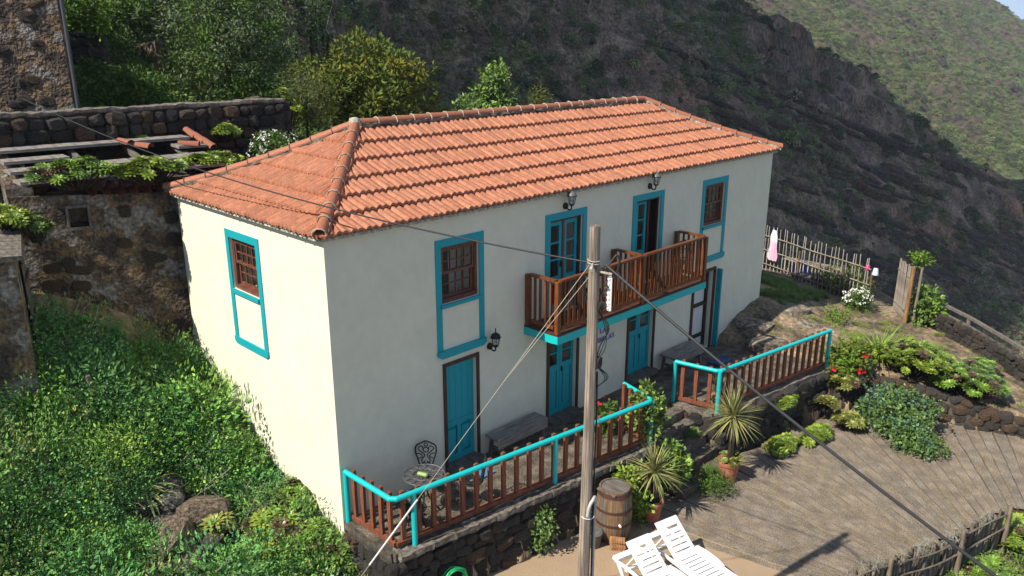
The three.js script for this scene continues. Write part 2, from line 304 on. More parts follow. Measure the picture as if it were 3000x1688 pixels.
  const hip = (sx, sz, R) => { const out = []; for (let i = 0; i <= 6; i++) { const s = i / 6, e = V3(sx, 0, sz); out.push(V3(lerp(sx, R.x, s), EY + RISE * prof(s) + 0.035, lerp(sz, R.z, s))); } return out; };
  capLine(hip(-OV, OV, RA), 9, M.mortarW, M.cap); capLine(hip(-OV, -WD - OV, RA), 9, M.mortar); capLine(hip(L + OV, OV, RB), 9, M.cap, M.mortarW); capLine(hip(L + OV, -WD - OV, RB), 9, M.mortar);
  mesh('ridge_end', rough(new THREE.SphereGeometry(0.12, 10, 8), 0.04, 12).translate(RX0, HR + 0.0, RZ), M.mortarW, roof);
}
// ---- windows and doors. A wall-space helper: front wall keeps x,y,z; side wall turns x into z.
function onWall(side) { const g = new THREE.Group(); if (side) g.rotation.y = -Math.PI / 2; return g; }
function windowUnit(x0, x1, yb, yt, open, side, curtain, lowTop) {
  // surround: tall frame that runs down below the window as a painted panel outline
  const w = new THREE.Group(); w.name = 'window'; house.add(w);
  const P = g => { if (side) { g.applyMatrix4(new THREE.Matrix4().makeRotationY(-Math.PI / 2)); } return g; };
  const [ox0, ox1, oy0, oy1] = open, t = 0.018;
  const A = (g, name, m) => mesh(name, P(g), m, w);
  const fl = ox0 - x0, fr = x1 - ox1;
  A(bx(fl, yt - yb - 0.13, t, x0 + fl / 2, (yt + yb + 0.13) / 2, t / 2), 'surround', M.turq);
  A(bx(fr, yt - yb - 0.13, t, x1 - fr / 2, (yt + yb + 0.13) / 2, t / 2), 'surround', M.turq);
  A(bx(ox1 - ox0, yt - oy1, t, (ox0 + ox1) / 2, (yt + oy1) / 2, t / 2), 'surround', M.turq);
  A(bx(ox1 - ox0 + (side ? 0 : 0.06), 0.06, 0.05, (ox0 + ox1) / 2, oy0 - 0.033, 0.027), 'sill', M.turq);
  const ledge = new THREE.ExtrudeGeometry(new THREE.Shape([[x0 - 0.01, yb + 0.13], [x0 - 0.01, yb + 0.05], [x0 + 0.06, yb], [x1 - 0.06, yb], [x1 + 0.01, yb + 0.05], [x1 + 0.01, yb + 0.13]].map(q => new THREE.Vector2(...q))), { depth: side ? 0.03 : 0.06, bevelEnabled: false });
  A(uvm(ledge), 'ledge', M.turq);
  // outer frame set into the opening
  const d = -0.09, fw = 0.055;
  for (const g of [bx(fw, oy1 - oy0, 0.09, ox0 + fw / 2, (oy0 + oy1) / 2, d), bx(fw, oy1 - oy0, 0.09, ox1 - fw / 2, (oy0 + oy1) / 2, d), bx(ox1 - ox0 - 2 * fw, fw, 0.09, (ox0 + ox1) / 2, oy1 - fw / 2, d), bx(ox1 - ox0 - 2 * fw, fw * 1.3, 0.11, (ox0 + ox1) / 2, oy0 + fw * 0.65, d + 0.01)]) A(g, 'frame', M.sash);
  // two sliding sashes, the lower one further in
  const ix0 = ox0 + fw, ix1 = ox1 - fw, ym = (oy0 + oy1) / 2 + 0.02;
  const sash = (y0, y1, z) => {
    const b = 0.045, cols = 4, rows = 2, mw = 0.02, cx = (ix0 + ix1) / 2;
    A(bx(ix1 - ix0, b, 0.035, cx, y1 - b / 2, z), 'sash_rail', M.sash); A(bx(ix1 - ix0, b, 0.035, cx, y0 + b / 2, z), 'sash_rail', M.sash);
    A(bx(b, y1 - y0 - 2 * b, 0.035, ix0 + b / 2, (y0 + y1) / 2, z), 'sash_stile', M.sash); A(bx(b, y1 - y0 - 2 * b, 0.035, ix1 - b / 2, (y0 + y1) / 2, z), 'sash_stile', M.sash);
    const gx0 = ix0 + b, gx1 = ix1 - b, gy0 = y0 + b, gy1 = y1 - b, pw = (gx1 - gx0) / cols, ph = (gy1 - gy0) / rows;
    for (let i = 1; i < cols; i++) A(bx(mw, gy1 - gy0, 0.026, gx0 + i * pw, (gy0 + gy1) / 2, z), 'glazing_bar', M.sash);
    for (let j = 1; j < rows; j++) for (let i = 0; i < cols; i++) A(bx(pw - mw, mw, 0.024, gx0 + (i + 0.5) * pw, gy0 + j * ph, z), 'glazing_bar', M.sash);
    for (let i = 0; i < cols; i++) for (let j = 0; j < rows; j++) { const pane = new THREE.PlaneGeometry(pw - mw * 0.6, ph - mw * 0.6); pane.translate(gx0 + (i + 0.5) * pw, gy0 + (j + 0.5) * ph, z); A(pane, 'pane', M.glass); }
  };
  sash(ym - 0.02, oy1 - fw, d + 0.015); sash(oy0 + fw * 1.3, ym + 0.025, d - 0.028);
  if (curtain) { // gathered cloth behind the glass
    const c = new THREE.PlaneGeometry(0.34, oy1 - oy0 + 0.1, 40, 1), p = c.attributes.position; for (let i = 0; i < p.count; i++) p.setZ(i, 0.03 * Math.sin(p.getX(i) * 70) + 0.012 * Math.sin(p.getX(i) * 170)); c.computeVertexNormals();
    c.translate(curtain, (oy0 + oy1) / 2, -0.5); A(c, 'curtain', M.curtain);
  }
  return w;
}
windowUnit(2.016, 3.079, 2.164, 4.196, OP.w1, false, 2.86);
windowUnit(9.877, 10.962, 2.249, 4.223, OP.w3, false, 10.2);
windowUnit(-3.05, -1.914, 2.202, 4.247, LW, true, -2.2);

function surroundDoor(d, x0, x1, yt, y0, o) {
  const t = 0.02; mesh('surround', bx(o[0] - x0, yt - y0, t, (x0 + o[0]) / 2, (yt + y0) / 2, t / 2), M.turq, d); mesh('surround', bx(x1 - o[1], yt - y0, t, (x1 + o[1]) / 2, (yt + y0) / 2, t / 2), M.turq, d); mesh('surround', bx(o[1] - o[0], yt - o[3], t, (o[0] + o[1]) / 2, (yt + o[3]) / 2, t / 2), M.turq, d);
}
function framed(d, o, m, fw, z, depth = 0.1) { mesh('frame', bx(fw, o[3] - o[2], depth, o[0] + fw / 2, (o[2] + o[3]) / 2, z), m, d); mesh('frame', bx(fw, o[3] - o[2], depth, o[1] - fw / 2, (o[2] + o[3]) / 2, z), m, d); mesh('frame', bx(o[1] - o[0] - 2 * fw, fw, depth, (o[0] + o[1]) / 2, o[3] - fw / 2, z), m, d); }
function leafPanel(d, x0, x1, y0, y1, z, opt = {}) { // one door leaf: stiles, rails, three panes above and a raised panel below
  const m = opt.m || M.turq, sw = 0.07, cx = (x0 + x1) / 2, split = y0 + (y1 - y0) * (opt.split || 0.36), px = opt.panes || 3;
  mesh('stile', bx(sw, y1 - y0, 0.045, x0 + sw / 2, (y0 + y1) / 2, z), m, d); mesh('stile', bx(sw, y1 - y0, 0.045, x1 - sw / 2, (y0 + y1) / 2, z), m, d);
  for (const [a, b] of [[y0, y0 + 0.11], [split - 0.05, split + 0.06], [y1 - 0.08, y1]]) mesh('rail', bx(x1 - x0 - 2 * sw, b - a, 0.043, cx, (a + b) / 2, z), m, d);
  mesh('panel', bx(x1 - x0 - 2 * sw, split - 0.05 - y0 - 0.11, 0.02, cx, (split - 0.05 + y0 + 0.11) / 2, z - 0.008), opt.pm || m, d);
  mesh('raised_panel', bx(x1 - x0 - 2 * sw - 0.07, split - y0 - 0.25, 0.02, cx, (split + y0 + 0.06) / 2, z + 0.008, 0.012), opt.rm || m, d);
  const gy0 = split + 0.06, gy1 = y1 - 0.08, ph = (gy1 - gy0) / px;
  for (let i = 0; i < px; i++) { const pane = new THREE.PlaneGeometry(x1 - x0 - 2 * sw, ph - 0.02); pane.translate(cx, gy0 + (i + 0.5) * ph, z); mesh('pane', pane, M.glass, d); if (i) mesh('glazing_bar', bx(x1 - x0 - 2 * sw, 0.025, 0.035, cx, gy0 + i * ph, z), m, d); }
}
{ // balcony doors
  let d = new THREE.Group(); d.name = 'door'; house.add(d); let o = OP.b1;
  surroundDoor(d, 4.625, 5.789, 4.217, 2.25, o); framed(d, o, M.brown, 0.05, -0.1, 0.12);
  const mid = (o[0] + o[1]) / 2; mesh('mullion', bx(0.06, o[3] - o[2] - 0.05, 0.07, mid, (o[2] + o[3]) / 2 - 0.025, -0.1), M.sash, d);
  leafPanel(d, o[0] + 0.055, mid - 0.033, o[2] + 0.03, o[3] - 0.055, -0.105, { rm: M.brown }); leafPanel(d, mid + 0.033, o[1] - 0.055, o[2] + 0.03, o[3] - 0.055, -0.105, { rm: M.brown });
  mesh('handle', bx(0.02, 0.12, 0.03, mid - 0.07, 3.2, -0.07), M.iron, d);
  d = new THREE.Group(); d.name = 'door'; house.add(d); o = OP.b2; // half open: one leaf closed inside its brown frame, the other folded in
  surroundDoor(d, 7.261, 8.356, 4.217, 2.25, o); framed(d, o, M.darkBrown, 0.05, -0.12, 0.16);
  leafPanel(d, o[0] + 0.2, o[0] + 0.56, o[2] + 0.03, o[3] - 0.055, -0.16, { rm: M.brown });
  mesh('mullion', bx(0.07, o[3] - o[2] - 0.05, 0.1, o[0] + 0.60, (o[2] + o[3]) / 2 - 0.025, -0.16), M.brown, d);
  mesh('open_leaf', bx(0.045, o[3] - o[2] - 0.1, 0.36, o[1] - 0.08, (o[2] + o[3]) / 2, -0.36), M.darkBrown, d);
}
{ // ground-floor doors
  let d = new THREE.Group(); d.name = 'door'; house.add(d); let o = OP.d1; // plank door with two raised panels at the foot
  const fr = (x0, x1, y0, y1, o) => { mesh('frame', bx(o[0] - x0, y1 - y0, 0.07, (o[0] + x0) / 2, (y0 + y1) / 2, -0.012), M.brown, d); mesh('frame', bx(x1 - o[1], y1 - y0, 0.07, (o[1] + x1) / 2, (y0 + y1) / 2, -0.012), M.brown, d); mesh('frame', bx(o[1] - o[0], y1 - o[3], 0.07, (o[0] + o[1]) / 2, (y1 + o[3]) / 2, -0.012), M.brown, d); };
  // wall openings are cut to the frame's inside, so the frame lies proud on the wall
  const F = (x0, x1, y0, y1, o) => { mesh('frame', bx(o[0] - x0, y1 - y0, 0.03, (o[0] + x0) / 2, (y0 + y1) / 2, 0.0155), M.brown, d); mesh('frame', bx(x1 - o[1], y1 - y0, 0.03, (o[1] + x1) / 2, (y0 + y1) / 2, 0.0155), M.brown, d); mesh('frame', bx(o[1] - o[0], y1 - o[3], 0.03, (o[0] + o[1]) / 2, (y1 + o[3]) / 2, 0.0155), M.brown, d); };
  F(2.112, 2.931, 0, 2.05, o);
  const w = o[1] - o[0];
  for (let i = 0; i < 5; i++) mesh('plank', bx(w / 5 - 0.006, 1.07, 0.04, o[0] + (i + 0.5) * w / 5, 1.42, -0.1, 0.006), M.turq, d);
  mesh('backing', bx(w, 1.9, 0.02, o[0] + w / 2, 1.02, -0.135), M.turq, d);
  for (const [y, h] of [[0.15, 0.12], [0.83, 0.1]]) mesh('rail', bx(w, h, 0.045, o[0] + w / 2, y, -0.1), M.turq, d);
  for (const x of [0.05, w / 2, w - 0.05]) mesh('stile', bx(0.09, 0.57, 0.044, o[0] + x, 0.495, -0.1), M.turq, d);
  for (const x of [w * 0.27, w * 0.73]) mesh('raised_panel', bx(w * 0.25, 0.44, 0.03, o[0] + x, 0.495, -0.105, 0.015), M.turq, d);
  mesh('threshold', bx(w + 0.1, 0.1, 0.34, o[0] + w / 2, 0.05, 0.02, 0.015), M.greyWood, d);
  for (const [k, x0, x1, y0, y1] of [['d2', 4.705, 5.645, -0.03, 2.06], ['d3', 7.245, 8.256, 0.0, 2.08]]) {
    d = new THREE.Group(); d.name = 'door'; house.add(d); o = OP[k]; F(x0, x1, y0, y1, o);
    const mid = (o[0] + o[1]) / 2;
    leafPanel(d, o[0] + 0.005, mid - 0.004, o[2] + 0.09, o[3] - 0.005, -0.1, { split: 0.52, panes: 3 }); leafPanel(d, mid + 0.004, o[1] - 0.005, o[2] + 0.09, o[3] - 0.005, -0.1, { split: 0.52, panes: 3 });
    mesh('handle', bx(0.02, 0.1, 0.03, mid + 0.05, 1.02, -0.06), M.iron, d);
    mesh('threshold', bx(o[1] - o[0] + 0.1, 0.1, 0.34, mid, o[2] + 0.035, 0.02, 0.015), M.greyWood, d);
  }
  d = new THREE.Group(); d.name = 'door'; house.add(d); o = OP.d4; F(9.72, 10.70, 0, 2.06, o);
  mesh('inner_panel', bx(o[1] - o[0] - 0.12, o[3] - 0.1, 0.02, (o[0] + o[1]) / 2, o[3] / 2, -0.17), M.white, d);
  for (const x of [o[0] + 0.09, o[1] - 0.05]) mesh('stile', bx(0.08, o[3], 0.05, x, o[3] / 2, -0.13), M.darkBrown, d);
  for (const y of [0.35, 1.15, 1.93]) mesh('rail', bx(o[1] - o[0] - 0.2, 0.08, 0.045, (o[0] + o[1]) / 2, y, -0.13), M.darkBrown, d);
  mesh('open_leaf', bx(0.05, 1.98, 0.13, 10.76, 1.01, 0.096, 0.008), M.turq, d);
}
// ---- balcony
{
  const b = new THREE.Group(); b.name = 'balcony'; house.add(b);
  const x0 = 4.072, x1 = 8.922, zf = 0.833, fb = 2.077, ft = 2.225, top = 3.222;
  mesh('fascia', bx(x1 - x0, ft - fb, 0.1, (x0 + x1) / 2, (ft + fb) / 2, zf - 0.05, 0.008), M.turqRail, b);
  for (const x of [x0 + 0.05, x1 - 0.05]) mesh('fascia', bx(0.1, ft - fb, zf - 0.101, x, (ft + fb) / 2, (zf - 0.1) / 2), M.turqRail, b);
  for (let x = x0 + 0.55; x < x1 - 0.2; x += 0.62) mesh('joist', bx(0.09, 0.11, zf - 0.103, x, 2.14, (zf - 0.1) / 2), M.brown, b);
  const n = 6; for (let i = 0; i < n; i++) mesh('deck_plank', bx(x1 - x0 - 0.004, 0.025, zf / n - 0.008, (x0 + x1) / 2, ft + 0.015, (i + 0.5) * zf / n), M.brown, b);
  const post = (x, z, s = 0.085) => mesh('post', bx(s, top - ft - 0.02, s, x, (top + ft) / 2 + 0.02, z, 0.008), M.varnish, b);
  const xa = x0 + 0.055, xb = x1 - 0.055, za = zf - 0.055, xm = 6.62;
  for (const [x, z] of [[xa, za], [xb, za], [xa, 0.06], [xb, 0.06], [xm, za], [xm, 0.06]]) post(x, z);
  const run = (a, c) => {
    const dir = c.clone().sub(a), len = dir.length(); dir.normalize();
    mesh('top_rail', bar(a.clone().setY(top + 0.012), c.clone().setY(top + 0.012), 0.085, 0.045), M.varnish, b);
    mesh('bottom_rail', bar(a.clone().addScaledVector(dir, 0.043).setY(2.36), c.clone().addScaledVector(dir, -0.043).setY(2.36), 0.05, 0.06), M.varnish, b);
    const k = Math.max(2, Math.round(len / 0.132)); for (let i = 1; i < k; i++) { const p = a.clone().lerp(c, i / k); mesh('baluster', bx(0.036, top - 2.39 - 0.012, 0.04, p.x, (top + 2.39) / 2 - 0.006, p.z), M.varnish, b); }
  };
  run(V3(xa + 0.043, 0, za), V3(xm - 0.043, 0, za)); run(V3(xm + 0.043, 0, za), V3(xb - 0.043, 0, za));
  run(V3(xa, 0, 0.103), V3(xa, 0, za - 0.043)); run(V3(xb, 0, 0.103), V3(xb, 0, za - 0.043)); run(V3(xm, 0, 0.103), V3(xm, 0, za - 0.043));
}
// small iron café chairs stand on the balcony
// ---- wall lanterns: plate, arm, cage of bars, glass, cap, finial
function lantern(x, y, label, glassy) {
  const t = thing('wall_lantern', label, 'lantern', [x, y, 0], 0, 'lanterns on the house front');
  mesh('wall_plate', new THREE.CylinderGeometry(0.06, 0.065, 0.03, 14).rotateX(Math.PI / 2).translate(0, -0.1, 0.017), M.iron, t);
  mesh('arm', tube([V3(0, -0.12, 0.03), V3(0, -0.16, 0.09), V3(0, -0.14, 0.15), V3(0, -0.07, 0.16)], 0.014, 7), M.iron, t);
  const c = (r0, r1, y0, y1, m, n) => mesh(n, new THREE.LatheGeometry([[0, y0], [r0, y0], [r1, y1], [0, y1]].map(q => new THREE.Vector2(...q)), 8).translate(0, 0, 0.16), m, t);
  c(0.035, 0.05, -0.075, -0.05, M.iron, 'base'); c(0.046, 0.072, -0.05, 0.10, M.glass, 'glass');
  for (let i = 0; i < 6; i++) { const a = i / 6 * Math.PI * 2; mesh('bar', rod(V3(Math.cos(a) * 0.05, -0.05, 0.16 + Math.sin(a) * 0.05), V3(Math.cos(a) * 0.077, 0.10, 0.16 + Math.sin(a) * 0.077), 0.006), M.iron, t); }
  c(0.10, 0.09, 0.10, 0.115, M.iron, 'rim'); mesh('cap', new THREE.LatheGeometry([[0.09, 0.115], [0.075, 0.16], [0.03, 0.19], [0.012, 0.2], [0.01, 0.27], [0, 0.28]].map(q => new THREE.Vector2(...q)), 12).translate(0, 0, 0.16), glassy ? mat(0.10, 0.10, 0.11, 0.5) : M.iron, t);
  mesh('bulb', new THREE.SphereGeometry(0.02, 10, 8).translate(0, 0.02, 0.16), M.greyPlastic, t);
  return t;
}
lantern(5.16, 4.42, 'lantern with grey cap above the closed balcony door', true);
lantern(7.81, 4.46, 'lantern with grey cap above the half-open balcony door', true);
lantern(3.2, 2.18, 'all-black lantern on the bare wall beside the tall front window', false);
{ // name sign of blue letters painted on small tiles
  const font = await new FontLoader().loadAsync('fonts/droid/droid_serif_bold.typeface.json');
  const t = thing('house_sign', 'white tile sign with blue letters on the wall under the balcony', 'sign', [6.12, 1.28, 0]);
  const blue = mat(0.02, 0.035, 0.22, 0.5), glaze = mat(0.62, 0.62, 0.60, 0.35);
  const row = (str, x, y) => { for (let i = 0; i < str.length; i++) { mesh('tile', bx(0.096, 0.15, 0.012, x + i * 0.1, y, 0.0065), glaze, t); const g = new TextGeometry(str[i], { font, size: 0.1, depth: 0.004, curveSegments: 4 }); g.computeBoundingBox(); const b = g.boundingBox; g.translate(x + i * 0.1 - (b.min.x + b.max.x) / 2, y - 0.05, 0.0135); mesh('letter', g, blue, t); } };
  row('GAMELAS', 0.03, 0.07); row('LAS', 0.23, 0.26);
}
// ---------------------------------------------------------------- ground
const PATIO = -1.05;
const inPoly = (x, z, P) => { let c = false; for (let i = 0, j = P.length - 1; i < P.length; j = i++) if ((P[i][1] > z) !== (P[j][1] > z) && x < (P[j][0] - P[i][0]) * (z - P[i][1]) / (P[j][1] - P[i][1]) + P[i][0]) c = !c; return c; };
const TERRACE = [[0.03, -0.3], [0.06, 1.27], [5.55, 1.98], [5.62, 1.25], [7.3, 1.2], [7.5, 2.16], [11.5, 2.72], [11.45, 1.2], [11.0, -0.3]];
const PATIOP = [[-0.5, 1.5], [0.1, 1.38], [5.5, 2.07], [7.4, 2.3], [8.5, 2.34], [11.4, 2.85], [12.05, 3.6], [12.75, 4.9], [13.15, 6.2], [13.6, 8.5], [11.2, 8.6], [9.9, 7.25], [5.9, 6.1], [4.5, 6.6], [0, 6.4], [-1.2, 4.5]];
const HOUSEP = [[0.15, -0.15], [12.9, -0.15], [12.9, -4.7], [0.15, -4.7]];
const CTRL = [
  [-0.1, -5.2, 1.7], [-0.1, -4, 0.75], [-0.1, -2.6, 0.1], [-0.1, -1.5, -0.2], [-0.1, -0.5, -0.55], [-0.1, 0.5, -0.95], [-0.2, 1.4, -1.35],
  [-1.2, -5.2, 2.1], [-1.2, -4, 1.05], [-1.2, -3, 0.45], [-1.2, -2, -0.1], [-1.2, -1, -0.6], [-1.2, 0, -1.05], [-1.2, 1.5, -1.75],
  [-2.6, -5.2, 2.4], [-2.6, -4, 1.3], [-2.6, -3, 0.7], [-2.6, -2, 0.1], [-2.6, -1, -0.5], [-2.6, 0, -1.1], [-2.6, 2, -2.0],
  [-5, -4, 1.6], [-5, -2, 0.3], [-5, 0, -0.9], [-5, 3, -2.4], [-2, 5, -2.8], [-6, 6, -3.4], [3, 9, -2.6], [-10, 0, 0], [-10, -6, 4],
  [-2, -7.2, 4.5], [0, -7.2, 4.5], [3, -7.2, 4.3], [-3, -9, 5.3], [1, -9, 5.2], [5, -9, 4.6], [-6, -9, 5.4], [-3, -13, 5.6], [2, -12.5, 5.5], [6, -12, 4.9], [3.3, -15.5, 6.8], [-4, -18, 7.6], [6, -17, 6.4], [10, -17, 4.5], [2, -22, 7.4], [8, -22, 5.6], [-10, -14, 7],
  [6, -6.3, 3.0], [9, -7, 2.6], [12, -7, 1.6], [10, -12, 3.6], [14, -11, 0.6], [13.3, -4, 1.3], [13.3, -1.5, 0.9],
  [13.96, 0.3, 0.5], [13.15, 1.87, 0.30], [12.72, 3.22, 0.06], [13.73, 1.58, 0.2], [14.3, 2.95, -0.05], [13.72, 4.39, -0.22], [13.5, 5.93, -0.52], [11.95, 2.93, -0.1], [12.5, 3.9, -0.3], [13.0, 5.0, -0.5], [13.7, 7.2, -0.8], [14.0, 9, -1.1],
  [15.44, -0.43, 0.3], [14.83, -0.14, 0.45], [17.7, -2.3, 0.08], [17.2, 0, 0.0], [16.9, 1.2, -0.14], [16.8, 2.5, -0.26], [17.5, 2.8, -0.34], [15.6, 5.8, -0.7], [16, 0.3, 0.12], [15.3, 4.2, -0.35], [18.3, -1, -0.05], [14.6, 8, -1.0], [15.4, -3, 0.7],
  [11.3, 0.5, 0.06], [12, 0.5, 0.4], [12.5, 0.3, 0.62], [12, 1.6, 0.22], [11.6, 2.3, 0.0],
];
const TPS = (() => { // thin-plate spline through the control heights
  const n = CTRL.length, A = [], U = (x, z, c) => { const d = (x - c[0]) ** 2 + (z - c[1]) ** 2; return d < 1e-9 ? 0 : 0.5 * d * Math.log(d); };
  for (let i = 0; i < n + 3; i++) A.push(new Float64Array(n + 4));
  for (let i = 0; i < n; i++) { for (let j = 0; j < n; j++) A[i][j] = U(CTRL[i][0], CTRL[i][1], CTRL[j]); A[i][i] += 0.02; A[i][n] = 1; A[i][n + 1] = CTRL[i][0]; A[i][n + 2] = CTRL[i][1]; A[n][i] = 1; A[n + 1][i] = CTRL[i][0]; A[n + 2][i] = CTRL[i][1]; A[i][n + 3] = CTRL[i][2]; }
  const m = n + 3; for (let k = 0; k < m; k++) { let p = k; for (let i = k + 1; i < m; i++) if (Math.abs(A[i][k]) > Math.abs(A[p][k])) p = i; [A[k], A[p]] = [A[p], A[k]]; for (let i = k + 1; i < m; i++) { const f = A[i][k] / A[k][k]; if (f) for (let j = k; j <= m; j++) A[i][j] -= f * A[k][j]; } }
  const w = new Float64Array(m); for (let k = m - 1; k >= 0; k--) { let s = A[k][m]; for (let j = k + 1; j < m; j++) s -= A[k][j] * w[j]; w[k] = s / A[k][k]; }
  return (x, z) => { let s = w[n] + w[n + 1] * x + w[n + 2] * z; for (let i = 0; i < n; i++) s += w[i] * U(x, z, CTRL[i]); return s; };
})();
function ground(x, z) {
  let y = TPS(clamp(x, -12, 18.5), clamp(z, -22, 10));
  y += 0.10 * fbm(x * 0.9, z * 0.9, 4.4, 4) + 0.05 * fbm(x * 4, z * 4, 1.4, 3);
  const drop = Math.max(0, x - (18.4 - Math.max(0, z - 2.2) * 0.62)) + Math.max(0, z - 9.5) * 0.6 + Math.max(0, x - 13 + (-z - 8) * 0.3) * (z < -6 ? 0.8 : 0);
  y -= drop * 1.6;
  if (inPoly(x, z, HOUSEP)) return -1.5;
  if (inPoly(x, z, TERRACE)) return -0.14;
  if (inPoly(x, z, PATIOP)) return PATIO - 0.10;
  if (x > 11 && x < 13.4 && z > -0.5 && z < 5) y += 0.10 * Math.max(0, fbm(x * 1.7, z * 1.7, 9, 4)) + 0.05 * fbm(x * 6, z * 6, 3, 3);
  return y;
}
const gTex = dataTex(1024, 1024, (u, v) => { // earth, brown rock with lichen, dry grass: colours of the ground itself
  const n = tn(u, v, 8, 3, 5), m = tn(u, v, 60, 6, 3), p = tn(u, v, 20, 11, 4), i = u * 1024 | 0, j = v * 1024 | 0, s = speck(i, j);
  const k = 0.58 + n * 0.5 + m * 0.35 + (s - 0.5) * 0.12; const l = sstep(0.1, 0.3, p);
  return [lerp(k * 0.98, k * 0.84, l), lerp(k * 0.87, k * 0.84, l), lerp(k * 0.74, k * 0.62, l)];
});
M.ground = mat(0.64, 0.60, 0.54, 0.97, { map: rep(gTex, 0.16), bumpMap: rep(T.rockB, 0.7), bumpScale: 0.05 });
{
  const x0 = -14, x1 = 26, z0 = -24, z1 = 14, xs = [], zs = [];
  for (let x = x0; x <= x1;) { xs.push(x); x += x > -5 && x < 18.6 ? 0.14 : 0.6; }
  for (let z = z0; z <= z1;) { zs.push(z); z += z > -6 && z < 9 ? 0.14 : 0.6; }
  const p = [], id = [], uv = [], W = xs.length;
  for (const z of zs) for (const x of xs) { p.push(x, ground(x, z), z); uv.push(x, z); }
  for (let j = 0; j < zs.length - 1; j++) for (let i = 0; i < W - 1; i++) { const a = j * W + i; id.push(a, a + W, a + 1, a + 1, a + W, a + W + 1); }
  const g = new THREE.BufferGeometry(); g.setAttribute('position', new THREE.Float32BufferAttribute(p, 3)); g.setAttribute('uv', new THREE.Float32BufferAttribute(uv, 2)); g.setIndex(id); g.computeVertexNormals();
  struct('ground', g, M.ground, 'earthy rocky ground around the house');
}
// ---- terrace floor
M.terrace = mat(0.30, 0.265, 0.225, 0.95, { map: rep(T.grit, 0.9), bumpMap: rep(T.gritB, 1.1), bumpScale: 0.03 });
{
  const poly = [[0.02, 0], [0.06, 1.27], [5.55, 1.98], [5.66, 1.25], [7.3, 1.2], [7.5, 2.16], [11.5, 2.72], [11.75, 0.9], [11.3, 0]];
  const s = new THREE.Shape(poly.map(([x, z]) => new THREE.Vector2(x, -z))), g = new THREE.ExtrudeGeometry(s, { depth: 0.14, bevelEnabled: false }); g.rotateX(-Math.PI / 2); g.translate(0, -0.14, 0.001);
  struct('terrace_floor', uvm(g), M.terrace, 'rough cemented terrace in front of the house');
}
// ---- patio: brown cement near the loungers, then an old threshing floor of wedge-shaped strips that fan out from its centre
M.patio = mat(0.36, 0.255, 0.165, 0.93, { map: rep(T.plaster, 0.31), bumpMap: rep(T.gritB, 0.8), bumpScale: 0.006 });
{
  const slab = (P, y0, d) => { const sh = new THREE.Shape(P.map(([x, z]) => new THREE.Vector2(x, -z))), g = new THREE.ExtrudeGeometry(sh, { depth: d, bevelEnabled: false }); g.rotateX(-Math.PI / 2); g.translate(0, y0, 0); return uvm(g); };
  T.pave = dataTex(512, 512, (u, v) => { const i = u * 512 | 0, j = v * 512 | 0, sp = speck(i, j), n = tn(u, v, 4, 3, 4), m = tn(u, v, 56, 5, 2), k = 0.78 + n * 0.28 + m * 0.5 + (sp - 0.5) * 0.22 + (sp > 0.985 ? 0.25 : 0), y = sstep(0.12, 0.3, tn(u, v, 9, 19, 3)); return [k, k * lerp(0.97, 0.95, y), k * lerp(0.93, 0.80, y)]; });
  const patio = struct('patio', slab(PATIOP, PATIO - 0.09, 0.05), mat(0.13, 0.105, 0.08, 1, { map: rep(T.grit, 0.8) }), 'brown cement and stone patio below the terrace');
  mesh('cement_apron', slab([[-0.5, 1.5], [0.1, 1.38], [5.5, 2.07], [5.75, 2.1], [5.3, 3.2], [5.15, 4.0], [5.3, 5.0], [5.05, 6.35], [4.5, 6.6], [0, 6.4], [-1.2, 4.5]], PATIO - 0.055, 0.055), M.patio, patio);
  const C = [6.1, 9.1], r = RNG(9), mats = [[0.385, 0.328, 0.27], [0.36, 0.306, 0.258], [0.405, 0.348, 0.285], [0.37, 0.325, 0.28]].map(c => mat(...c, 0.95, { map: rep(T.pave, 0.8), bumpMap: rep(T.gritB, 1.6), bumpScale: 0.012 }));
  let a = 0.2; // angle from +x towards -z
  while (a < 2.18) {
    const da = (0.030 + r() * 0.011), gap = 0.0024 + r() * 0.0022, n = 26, top = [], bot = [];
    const wob = k => 0.005 * N3(k * 2, a * 9) , dy = r() * 0.016;
    const lineL = [], lineR = [];
    for (let i = 0; i <= n; i++) { const R = 2.4 + i * 0.27; const pa = a + wob(i * 0.3), pb = a + da - gap + wob(i * 0.3 + 0.1) ; lineL.push([C[0] + Math.cos(pa) * R, C[1] - Math.sin(pa) * R]); lineR.push([C[0] + Math.cos(pb) * R, C[1] - Math.sin(pb) * R]); }
    // clip to the patio outline by trimming the ends
    const ok = i => inPoly((lineL[i][0] + lineR[i][0]) / 2, (lineL[i][1] + lineR[i][1]) / 2, PATIOP) && (lineL[i][0] > 5.0 + 0.5 * N3(lineL[i][1] * 0.8, 3));
    let i0 = 0; while (i0 < n && !ok(i0)) i0++; let i1 = n; while (i1 > i0 && !ok(i1)) i1--;
    if (i1 - i0 > 2) {
      const p = [], id = []; for (let i = i0; i <= i1; i++) { const y = PATIO + 0.004 + dy + 0.012 * N3(lineL[i][0] * 2, lineL[i][1] * 2, 5); p.push(lineL[i][0], y, lineL[i][1], lineR[i][0], y + 0.004, lineR[i][1], lineL[i][0], PATIO - 0.05, lineL[i][1], lineR[i][0], PATIO - 0.05, lineR[i][1]); }
      for (let k = 0; k < i1 - i0; k++) { const o = k * 4; id.push(o, o + 4, o + 1, o + 1, o + 4, o + 5, o, o + 2, o + 4, o + 2, o + 6, o + 4, o + 1, o + 5, o + 3, o + 3, o + 5, o + 7); }
      const q = new THREE.BufferGeometry(); q.setAttribute('position', new THREE.Float32BufferAttribute(p, 3)); q.setIndex(id); const u = uvm(q, 1, r() * 9, r() * 9); u.computeVertexNormals();
      mesh('paving_strip', u, mats[r() * 4 | 0], patio);
    }
    a += da;
  }
}
